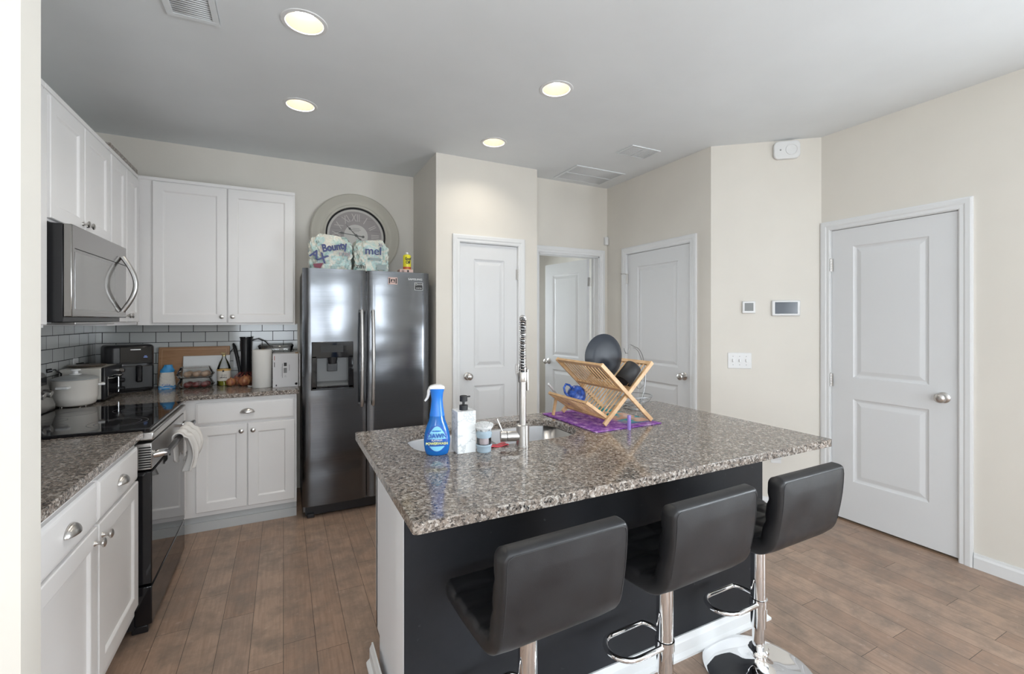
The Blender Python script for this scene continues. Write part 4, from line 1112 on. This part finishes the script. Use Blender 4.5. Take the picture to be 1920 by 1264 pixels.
# stacked clear food containers
def container(loc, top, fruitcol, n, lbl, cl):
    r = root('food_container', loc, R(4), lbl, 'container', None)
    def cn(h0, h1, w0, w1):
        b = MB(); pr = [(w0, h0), (w0 + .004, h0 + .003), (w1, h1)]
        rows = [[(x, y, z) for x, y in rrect(-ww, ww, -ww * .72, ww * .72, ww * .35, 6)] for ww, z in pr]
        k = len(rows[0]); b.add(sum(rows, []), [(j * k + i, j * k + (i + 1) % k, (j + 1) * k + (i + 1) % k, (j + 1) * k + i) for j in range(2) for i in range(k)])
        b.f.append(list(range(k))); return b
    cn(0, .026, .098, .112).build('tray', 'clear', r, smooth=50)
    cn(.074, .029, .085, .112).build('lid', 'clear', r, smooth=50)
    MB().tube([(x, y, .0275) for x, y in rrect(-.114, .114, -.083, .083, .04, 6)], .0018, 6, True).build('rim', 'clear', r)
    for i in range(n):
        f = MB().lathe([(0, -.021)] + [(.024 * math.cos(t), .021 * math.sin(t)) for t in [-1.2 + .4 * k for k in range(7)]] + [(0, .021)], 18).build('fruit', fruitcol, None, smooth=70)
        f.location = (loc[0] + (-.058 + .052 * (i % 3) + .01) + .01 * (i // 3), loc[1] - .025 + .052 * (i // 3), loc[2] + .0245)
        tag(f, cl, 'food', 'food inside the clear box at ' + ('the top' if top else 'the bottom'))
container((-.572, 4.012, .914), 0, mat('dark_red_fruit', (.22, .03, .03), .3), 6, 'lower of two stacked clear plastic food boxes by the flour bag', 'round dark red fruit inside the lower clear box')
container((-.572, 4.012, .989), 1, mat('tan_bun', (.50, .34, .24), .6), 6, 'upper of two stacked clear plastic food boxes by the flour bag', 'small tan bun inside the upper clear box')
# olive oil bottle
r = root('oil_bottle', (-.402, 4.062, .914), 0, 'glass oil bottle with pale label and pour spout', 'bottle')
MB().lathe([(0, 0), (.043, 0), (.045, .004), (.045, .120), (.042, .140), (.030, .175), (.014, .205), (.012, .215), (.012, .222)], 32).build('glass', 'clear_glass', r, smooth=50)
MB().lathe([(0, .003), (.041, .003), (.041, .037), (0, .037)], 28).build('oil', mat('green_oil', (.35, .33, .03), .15), r)
MB().lathe([(.0456, .038), (.0456, .116)], 32, cap=False).build('label', mat('cream_label', (.68, .64, .58), .6), r)
MB().lathe([(.0458, .112), (.0458, .126)], 32, cap=False).build('label_band', mat('gold_band', (.62, .38, .12), .5), r)
q = MB()
for k in range(6): q.box(-.012 + k * .006, -.0108 + k * .006, -.0472, -.0464, .072, .086 + .004 * (k % 2), Matrix.Shear('XZ', 4, (0, 0)) if False else None)
for k in range(8): q.box(-.022 + k * .0056, -.0180 + k * .0056, -.0472, -.0464, .060, .065 + .002 * (k % 3))
q.build('label_print', 'black_matte', r)
MB().lathe([(0, 0), (.007, 0), (.007, .001)], 14, Matrix.Translation((0, -.0462, .112)) @ FRONT).build('emblem', 'black_matte', r)
q = MB(); q.lathe([(.013, .220), (.013, .230), (.006, .234), (0, .234)], 18); q.tube([(0, 0, .23), (0, 0, .241), (-.016, 0, .244)], .004, 8); q.tube([(0, 0, .241), (.012, 0, .243)], .003, 8); q.build('spout', mat('gold_spout', (.60, .50, .25), .3, .6), r)
# onions in a net
om = mat('onion_skin', (.36, .14, .06), .4); v = coords(om, (1, 1, .2)); n_ = noise(om, v, 40, 4)
L(om, ramp(om, n_.outputs[0], [(.35, (.24, .07, .04)), (.6, (.50, .24, .10))]), BS(om).inputs['Base Color'])
on = [(-.262, 3.965, .044, .037), (-.350, 3.985, .034, .030), (-.318, 4.052, .031, .029), (-.248, 4.060, .037, .033), (-.170, 4.015, .034, .032)]
for i, (x, y, a, c) in enumerate(on):
    r = root('onion', (x, y, .914 + c), R(30 * i), 'brown-skinned onion in the net beside the paper towel roll', 'onion', 'onions in the net bag')
    MB().lathe([(0, -c)] + [(a * math.cos(t), c * math.sin(t)) for t in [-1.3 + .26 * k for k in range(11)]] + [(.006, c * 1.02), (.004, c * 1.22), (0, c * 1.25)], 24).build('bulb', om, r, smooth=70)
q = MB()
for k in range(14):
    ph = 2 * PI * k / 14
    for sg in (1, -1):
        q.tube([(-.250 + .104 * math.cos(ph + sg * t * .8) * math.sqrt(max(0, 1 - t * t * .8)), 4.012 + .088 * math.sin(ph + sg * t * .8) * math.sqrt(max(0, 1 - t * t * .8)), .916 + .095 * t) for t in [j / 8 for j in range(9)]], .0009, 4)
tag(q.build('net_bag', mat('red_net', (.30, .05, .04), .6), None), 'dark red plastic net around the onions', 'net bag')
def scrap(u, v):
    return (-.030 + .052 * u + .004 * math.sin(7 * v), -.014 + .026 * v + .004 * math.sin(6 * u), .0035 + .006 * abs(math.sin(5 * u + 2 * v)) * math.sin(PI * v))
o = MB().grid(scrap, 16, 10).build('paper_tag', 'white_plastic', None, solid=.0012, smooth=60); o.location = (-.205, 3.885, .9135); tag(o, 'small crumpled white tag on the counter before the onions', 'tag')
# paper towel roll
r = root('paper_towel_roll', (-.140, 3.826, .914), 0, 'white paper towel roll standing on the counter', 'paper towels')
pt = mat('paper', (.72, .70, .67), .9)
MB().lathe([(.020, .001), (.062, .001), (.064, .004), (.064, .272), (.062, .275), (.020, .275), (.020, .001)], 48, cap=False).build('paper', pt, r, smooth=50)
MB().lathe([(.0195, 0), (.0195, .2745)], 24, cap=False).build('cardboard_core', mat('cardboard', (.42, .30, .19), .9), r)
# white box by the fridge
r = root('cardboard_box', (-.070, 3.745, .914), 0, 'white printed cardboard box beside the refrigerator', 'box')
wb = mat('white_card', (.66, .65, .66), .6)
MB().box(0, .170, 0, .36, 0, .245).build('box', wb, r, bevel=.002)
MB().box(.150, .1705, .004, .12, .2455, .2475).build('flap', mat('brown_card', (.40, .26, .14), .8), r)
q = MB()
for i in range(9): q.box(.072 + i * .0024, .0735 + i * .0024 * 1.0, -.0012, 0, .105, .142)
q.build('barcode', 'black_matte', r)
q = MB(); q.box(.010, .014, -.0012, 0, .15, .185); q.box(.062, .064, -.0012, 0, .07, .175); q.box(.108, .110, -.0012, 0, .12, .165); q.box(.073, .092, -.0012, 0, .155, .180); q.box(.020, .028, -.0012, 0, .010, .022); q.build('print', 'black_matte', r)
q = MB(); q.box(.010, .014, -.0012, 0, .20, .232); q.build('stripe', mat('red_print', (.45, .15, .1), .6), r)
MB().lathe([(.005, 0), (.0065, .0012), (.009, 0)], 18, Matrix.Translation((.155, 0, .022)) @ FRONT).build('round_mark', 'black_matte', r)
q = MB(); q.box(.074, .090, -.0012, 0, .160, .163); q.box(.076, .090, -.0012, 0, .075, .078); q.box(.056, .058, -.0012, 0, .08, .15); q.box(.078, .088, -.0012, 0, .085, .088); q.build('print', 'grey_plastic', r)
# second tall box behind it
o = MB().box(.0, .008, 0, .19, 0, .240).build('cardboard_sheet', wb, None); o.location = (.1045, 3.75, .9145); tag(o, 'folded white cardboard against the side of the refrigerator', 'cardboard'); 
# glass baking dish on the box
r = root('baking_dish', (-.050, 4.000, 1.162), 0, 'clear glass baking dish on top of the white box', 'dish')
q = MB(); P0 = rrect(-.105, .105, -.085, .085, .02, 4); P1 = rrect(-.12, .12, -.10, .10, .025, 4); k = len(P0)
q.add([(x, y, .0) for x, y in P0] + [(x, y, .05) for x, y in P1], [(i, (i + 1) % k, k + (i + 1) % k, k + i) for i in range(k)]); q.f.append(list(range(k))); q.build('dish', 'clear_glass', r, solid=.004, smooth=50)
MB().tube([(x, y, .05) for x, y in P1], .003, 6, True).build('rim', 'clear_glass', r)
# black jug and stick
r = root('black_jug', (-.262, 4.145, .914), 0, 'tall black jug with a slanted rim behind the paper towel roll', 'jug')
MB().lathe([(0, 0), (.036, 0), (.040, .01), (.036, .22), (.040, .335), (.043, .355)], 32).build('body', 'black_plastic', r, smooth=50)
MB().lathe([(.040, .350), (.046, .356), (.046, .362), (.038, .362)], 32).build('rim', 'black_gloss', r)
MB().tube([(.042, 0, .335), (.085, 0, .345), (.13, 0, .325), (.18, -.02, .27), (.20, -.03, .25)], .004, 8).build('cord', 'black_plastic', r)
r = root('kitchen_utensil', (-.352, 4.150, .914), 0, 'slim black utensil with cord leaning by the outlet', 'utensil')
MB().tube([(.06, -.06, 0), (.048, -.03, .10), (.03, .0, .20), (.010, .02, .285), (.0, .03, .31)], [.007, .010, .013, .013, .006], 10).build('body', 'black_plastic', r, smooth=60)
MB().tube([(.008, .02, .28), (-.015, .03, .25), (-.035, .045, .20), (-.05, .05, .12)], .0025, 6).build('cord', 'black_plastic', r)

# ---------------------------------------------------------------- things on the fridge
FT = 1.776
# wall clock leaning
r = root('wall_clock', (.570, 4.150, FT), 0, 'large round grey-beige clock with roman numerals leaning on the wall', 'clock')
r.rotation_euler.x = R(-7)
RC = .374; T = Matrix.Translation((0, 0, RC)) @ FRONT
fm = mat('clock_frame', (.56, .53, .46), .45); ff = mat('clock_face', (.40, .36, .35), .5)
MB().lathe([(.235, 0), (RC - .01, 0), (RC, .008), (RC, .020), (RC - .012, .030), (RC - .03, .030), (RC - .05, .040), (RC - .08, .040), (RC - .10, .028), (.262, .034), (.252, .030), (.245, .012), (.235, .010)], 80, T, cap=False).build('frame', fm, r, smooth=30)
MB().lathe([(.236, .011), (.246, .0225), (.252, .0215)], 80, T, cap=False).build('inner_rim', 'black_matte', r)
fo = MB().lathe([(0, .004), (.245, .004)], 64, T, cap=False).build('face', ff, r)
cream2 = mat('clock_cream', (.66, .63, .59), .6)
MB().lathe([(.218, .0045), (.220, .006), (.236, .006), (.238, .0045)], 64, T, cap=False).build('minute_track', cream2, fo)
MB().lathe([(0, .006), (.098, .006), (.100, .0045)], 48, T, cap=False).build('center_disc', cream2, fo)
q = MB()
for z in (-.15, -.05, .05, .15): q.add([(-.21, -.0046, RC + z), (.21, -.0046, RC + z), (.21, -.0046, RC + z + .002), (-.21, -.0046, RC + z + .002)], [(0, 1, 2, 3)])
q.build('plank_lines', mat('clock_line', (.22, .2, .19), .6), fo)
for i, s in enumerate(['XII', 'I', 'II', 'III', 'IV', 'V', 'VI', 'VII', 'VIII', 'IX', 'X', 'XI']):
    a = -2 * PI * i / 12
    TT = T @ Matrix.Rotation(a, 4, 'Z') @ Matrix.Translation((0, .158, .0055))
    text('numeral', s, .098, cream2, fo, TT, .0006, sx=.62)
q = MB()
for z_, w2 in ((.062, .030), (.050, .040), (.038, .025)): q.box(-w2, w2, -.0078, -.0068, RC + z_, RC + z_ + .004)
q.build('face_print', mat('clock_text', (.34, .32, .30), .6), fo)
hm = mat('clock_hand', (.14, .14, .13), .5)
def hand(a, l, tail, w_):
    b = MB(); b.prism([(-w_, -tail), (w_, -tail), (w_ * .6, l * .5), (w_ * 2.4, l * .62), (w_ * .5, l * .74), (0, l), (-w_ * .5, l * .74), (-w_ * 2.4, l * .62), (-w_ * .6, l * .5)], .009, .011, T @ Matrix.Rotation(a, 4, 'Z'))
    b.lathe([(0, .009), (.011, .009), (.011, .0115), (0, .0115)], 16, T @ Matrix.Rotation(a, 4, 'Z') @ Matrix.Translation((0, -tail, 0))); return b
hand(R(83), .19, .06, .0042).build('minute_hand', hm, r); hand(R(42), .125, .05, .0042).build('hour_hand', hm, r)
MB().lathe([(0, .006), (.012, .009), (.012, .013), (0, .014)], 18, T).build('hub', hm, r)
MB().lathe([(0, .026), (.24, .026)], 48, T, cap=False).build('glass', 'pane', r)
# packs of paper towels in crumpled plastic
def film(seed):
    m = mat('printed_film', (.5, .58, .54), .18, 0, .7); v = coords(m)
    n1 = noise(m, v, 7 + seed, 3, .6); n2 = noise(m, v, 16, 4, .7)
    c = ramp(m, n1.outputs[0], [(.30, (.25, .48, .46)), (.42, (.50, .60, .56)), (.5, (.66, .62, .54)), (.57, (.38, .55, .54)), (.7, (.62, .64, .60))])
    c = mixc(m, ramp(m, n2.outputs[0], [(.62, (0, 0, 0)), (.66, (.5, .5, .5)), (.70, (0, 0, 0))]), c, (.12, .13, .16))
    L(m, c, BS(m).inputs['Base Color']); bump(m, n2.outputs[0], .7, .02); return m
def pack(cx, cy, w_, d_, h_, label, seed):
    r = root('paper_towel_pack', (cx, cy, FT), 0, label, 'paper towel pack', 'plastic packs on top of the refrigerator')
    random.seed(seed); ph = [random.random() * 6 for _ in range(8)]
    def f(u, v):
        a = 2 * PI * u; t = v
        cx_ = math.copysign(abs(math.cos(a)) ** .45, math.cos(a)); sy_ = math.copysign(abs(math.sin(a)) ** .45, math.sin(a))
        k = 1 - .03 * (2 * t - 1) ** 2 if t < .85 else 1 - .03 - (t - .85) * 1.2
        cr = .006 * math.sin(9 * a + ph[0] + 8 * t) + .005 * math.sin(17 * a + ph[1] - 13 * t) + .004 * math.sin(29 * a + 21 * t)
        z = h_ * t + (.018 * math.sin(3 * a + ph[2]) if t > .9 else 0) + .010 * t * math.sin(2 * a + ph[3])
        return ((w_ / 2 * k + cr) * cx_, (d_ / 2 * k + cr) * sy_, max(0, z))
    q = MB().grid(f, 96, 28, True)
    nv = 29; q.f.append([i * nv for i in range(96)])
    top = [i * nv + 28 for i in range(96)]; c_i = len(q.v); q.v.append(Vector((0, 0, h_ * .98)))
    for i in range(96): q.f.append([top[i], top[(i + 1) % 96], c_i])
    b = q.build('wrapper', film(seed), r, smooth=45)
    return r, b
navyp = mat('navy_print', (.03, .04, .16), .4); tealp = mat('teal_print', (.40, .62, .58), .4)
pr, pb = pack(.314, 3.67, .285, .20, .245, 'crumpled plastic pack of paper rolls on the left of the refrigerator top', 2)
text('lettering', 'Bounty', .075, navyp, pb, TF(.02, -.112, .165) @ Matrix.Rotation(R(12), 4, 'Z'), .002, sx=.8, off=.0025)
text('lettering', 'AX', .085, navyp, pb, TF(-.085, -.112, .09) @ Matrix.Rotation(R(-25), 4, 'Z'), .002, off=.002)
text('lettering', 'mel', .055, mat('mauve_print', (.35, .28, .33), .5), pb, TF(.09, -.112, .12), .002)
q = MB().prism([(-.04, 0), (.03, .01), (.01, -.03), (-.03, -.025)], 0, .002, TF(-.085, -.110, .035)); q.build('print_mark', mat('maroon_print', (.18, .03, .06), .5), pb)
pr, pb = pack(.606, 3.68, .245, .20, .235, 'crumpled plastic pack of paper rolls on the right of the refrigerator top', 5)
text('lettering', 'mel', .085, navyp, pb, TF(.005, -.112, .155), .002, off=.001)
q = MB().box(-.02, .06, -.112, -.110, .085, .105); q.box(.03, .10, -.112, -.110, .015, .055); q.build('print_mark', mat('grey_print', (.25, .30, .30), .5), pb)
text('lettering', 'zmi', .05, 'black_matte', pb, TF(-.085, -.112, .035), .002)
text('lettering', 'XL', .03, navyp, pb, TF(.06, -.112, .205), .002)
# small pink box and yellow can
g = root('small_box', (.860, 3.60, FT), 0, 'small pink box under the yellow spray can on the refrigerator', 'box')
MB().box(-.052, .052, -.045, .045, 0, .028).build('box', m_pink, g, bevel=.002)
q = MB(); q.box(-.035, -.031, -.047, -.045, .004, .024); q.box(-.024, -.020, -.047, -.045, .004, .022); q.box(.006, .018, -.047, -.045, .006, .022); q.build('print', 'black_matte', g)
g = root('spray_can', (.875, 3.60, FT + .0285), 0, 'yellow spray can with white nozzle on top of the refrigerator', 'spray can')
MB().lathe([(0, 0), (.030, 0), (.031, .003), (.031, .108), (.028, .115), (.014, .122), (0, .122)], 32).build('can', mat('can_yellow', (.75, .68, .03), .35), g, smooth=40)
MB().lathe([(.0313, .004), (.0313, .022)], 32, cap=False).build('red_band', mat('can_red', (.45, .08, .04), .4), g)
MB().lathe([(.029, .112), (.012, .123)], 32, cap=False).build('shoulder', 'steel', g)
MB().lathe([(0, .122), (.010, .122), (.010, .136), (.008, .138), (0, .138)], 20).build('nozzle', 'white_plastic', g)
text('lettering', 'Goof', .030, 'black_matte', g, TF(0, -.0325, .084), .001, sx=.75, off=.0008); text('lettering', 'Off', .032, 'black_matte', g, TF(0, -.0325, .056), .001, sx=.8, off=.0008)
# granite offcut on top of left cabinets
o = MB().box(0, .115, 0, .54, 0, .030).build('granite_offcut', 'granite', None, bevel=.002); o.location = (-.998, 3.36, 2.393); tag(o, 'spare strip of granite lying on top of the left wall cabinets', 'stone slab')

# ---------------------------------------------------------------- ceiling fixtures
lights = [(.085, 2.251, 'recessed ceiling light nearest the camera above the stove side'), (.094, 3.122, 'recessed ceiling light above the floor before the refrigerator'),
          (1.411, 2.243, 'recessed ceiling light above the island beside the dish rack'), (1.414, 3.125, 'recessed ceiling light in front of the narrow pantry door')]
lr = root('ceiling_light', (0, 0, CE), 0, 'x', 'ceiling light')
MB().lathe([(.078, -.001), (.080, -.004), (.096, -.003), (.098, 0)], 48, cap=False).build('trim_ring', 'trim', lr)
MB().lathe([(.0775, 0), (.074, .020), (.063, .045), (.052, .060)], 48, cap=False).build('baffle', 'baffle', lr, smooth=60)
MB().lathe([(0, .056), (.046, .059), (.052, .0615)], 36, cap=False).build('lamp_lens', 'lamp', lr)
for i, (x, y, t) in enumerate(lights):
    o = lr if i == 0 else copytree(lr); o.location = (x, y, CE); tag(o, t, 'ceiling light', 'recessed lights in the kitchen ceiling')
def vent(name, x0, x1, y0, y1, label, n, filt=None, border=.03, mid=False, slat_dir='x'):
    r = root(name, ((x0 + x1) / 2, (y0 + y1) / 2, CE), 0, label, 'vent'); w_ = (x1 - x0) / 2; d_ = (y1 - y0) / 2
    b = MB()
    b.box(-w_, w_, -d_, -d_ + border, -.007, 0); b.box(-w_, w_, d_ - border, d_, -.007, 0); b.box(-w_, -w_ + border, -d_ + border, d_ - border, -.007, 0); b.box(w_ - border, w_, -d_ + border, d_ - border, -.007, 0)
    if mid == 'x': b.box(-w_, w_, -.006, .006, -.008, 0)
    if mid == 'y': b.box(-.004, .004, -d_, d_, -.009, 0)
    b.build('frame', 'ceiling', r, bevel=.001)
    MB().box(-w_ + border, w_ - border, -d_ + border, d_ - border, -.0012, 0).build('backing', filt or 'dark_hole', r)
    s = MB()
    for i in range(n):
        y = -d_ + border + (2 * d_ - 2 * border) * (i + .5) / n; dd = (2 * d_ - 2 * border) / n
        s.add([(-w_ + border, y - dd * .26, -.0015), (w_ - border, y - dd * .26, -.0015), (w_ - border, y + dd * .16, -.005), (-w_ + border, y + dd * .16, -.005)], [(0, 1, 2, 3)])
    s.build('slats', 'ceiling', r, solid=.0008)
    return r
vent('ceiling_vent', 2.255, 2.79, 3.255, 3.636, 'large return air grille in the ceiling near the open door', 34, 'dark_hole', .022, 'x')
mfan = mat('fan_cover', (.55, .55, .55), .6)
vent('ceiling_vent', 2.375, 2.662, 2.69, 2.885, 'small white two-section ceiling vent nearer the island', 10, mfan, .012, 'y')
vent('ceiling_vent', -.452, -.255, 2.14, 2.445, 'white supply register in the ceiling at the upper left', 16, 'dark_hole', .026)

# ---------------------------------------------------------------- wall devices (diagonal wall local frame)
def on_diag(name, k, z, label, cat): 
    return root(name, (DX0 + (DX1 - DX0) * k, DY0 + (DY1 - DY0) * k, z), a, label, cat)
a = math.atan2(DY1 - DY0, DX1 - DX0)
r = on_diag('thermostat', .350, 1.504, 'small square white thermostat with grey screen', 'thermostat')
MB().box(-.045, .045, -.020, 0, -.045, .045).build('body', 'white_plastic', r, bevel=.004); MB().box(-.030, .030, -.0215, -.02, -.028, .032).build('screen', mat('lcd_grey', (.22, .23, .23), .4), r)
r = on_diag('alarm_panel', .684, 1.496, 'white wall tablet with dark screen beside the thermostat', 'alarm panel')
MB().box(-.095, .095, -.022, 0, -.058, .058).build('body', 'white_plastic', r, bevel=.008)
scr = mat('dark_screen', (.03, .04, .06), .15); MB().box(-.075, .075, -.0235, -.022, -.042, .044).build('screen', scr, r)
r = on_diag('light_switch', .268, 1.100, 'white three-gang light switch plate below the thermostat', 'light switch')
MB().box(-.083, .083, -.006, 0, -.060, .060).build('plate', 'white_plastic', r, bevel=.003)
for x in (-.046, 0, .046): MB().box(x - .005, x + .005, -.016, -.006, -.010, .012).build('toggle', 'white_plastic', r, bevel=.002)
q = MB()
for x in (-.046, 0, .046):
    for z in (-.032, .032): q.cyl((x, -.006, z), (x, -.0072, z), .003, 10)
q.build('screws', 'grey_plastic', r)
r = on_diag('smoke_alarm', .690, 2.663, 'white rounded smoke alarm high on the angled wall', 'smoke alarm')
q = MB(); q.prism(rrect(-.088, .088, -.066, .066, .035, 8), 0, .030, Matrix.Rotation(PI / 2, 4, 'X')); q.build('body', 'white_plastic', r, bevel=.006)
MB().lathe([(.034, .030), (.036, .034), (.040, .034), (.042, .030)], 32, Matrix.Translation((.03, 0, 0)) @ Matrix.Rotation(PI / 2, 4, 'X'), cap=False).build('speaker_ring', 'white_plastic', r)
MB().lathe([(0, .032), (.006, .032), (.006, .030)], 14, Matrix.Translation((-.045, 0, 0)) @ Matrix.Rotation(PI / 2, 4, 'X')).build('sensor_dot', 'grey_plastic', r)
def outlet(loc, rz, label, plug=False):
    r = root('wall_outlet', loc, rz, label, 'outlet')
    MB().box(-.035, .035, -.005, 0, -.058, .058).build('plate', 'white_plastic', r, bevel=.002)
    q = MB()
    for z in (-.022, .022):
        for x in (-.006, .006): q.box(x - .0012, x + .0012, -.0056, -.005, z - .005, z + .005)
        q.cyl((0, -.005, z - .011), (0, -.0056, z - .011), .002, 8)
    q.build('slots', 'black_matte', r); return r
outlet((-.318, YK - .0085, 1.09), 0, 'white double outlet on the back tiled wall')
outlet((XL + .0095, 3.86, 1.105), PI / 2, 'white outlet on the left tiled wall behind the toaster oven')
r = on_diag('wall_outlet', .60, .40, 'white outlet with a plug low on the angled wall', 'outlet')
MB().box(-.035, .035, -.005, 0, -.058, .058).build('plate', 'white_plastic', r, bevel=.002); MB().box(-.022, .03, -.035, -.005, -.02, .045).build('plug', 'white_plastic', r, bevel=.004)
r = root('motion_sensor', (2.915, YH, 2.205), 0, 'tiny white motion sensor high in the hall corner', 'sensor')
MB().box(-.020, .020, -.035, 0, -.042, .042).build('body', 'white_plastic', r, bevel=.008)
# appliance cords on the left wall
for k, (p, t) in enumerate((([(XL + .016, 3.86, 1.12), (XL + .06, 3.90, 1.125), (XL + .09, 3.95, 1.09), (XL + .10, 3.985, .99)], 'black appliance cord plugged in near the air fryer'),
                            ([(XL + .012, 3.46, 1.12), (XL + .04, 3.48, 1.125), (XL + .06, 3.50, 1.10), (XL + .05, 3.52, 1.02)], 'black appliance cord plugged in behind the white pot'))):
    q = MB().tube(p, .004, 8); q.cyl(p[0], [p[0][i] + (p[1][i] - p[0][i]) * .6 for i in range(3)], .011, 10)
    tag(q.build('power_cord', 'black_plastic', None, smooth=60), t, 'cord')
# lawn outside
slab('ground', 'lawn', -12, 14, -14, 14, -.4, -.3)
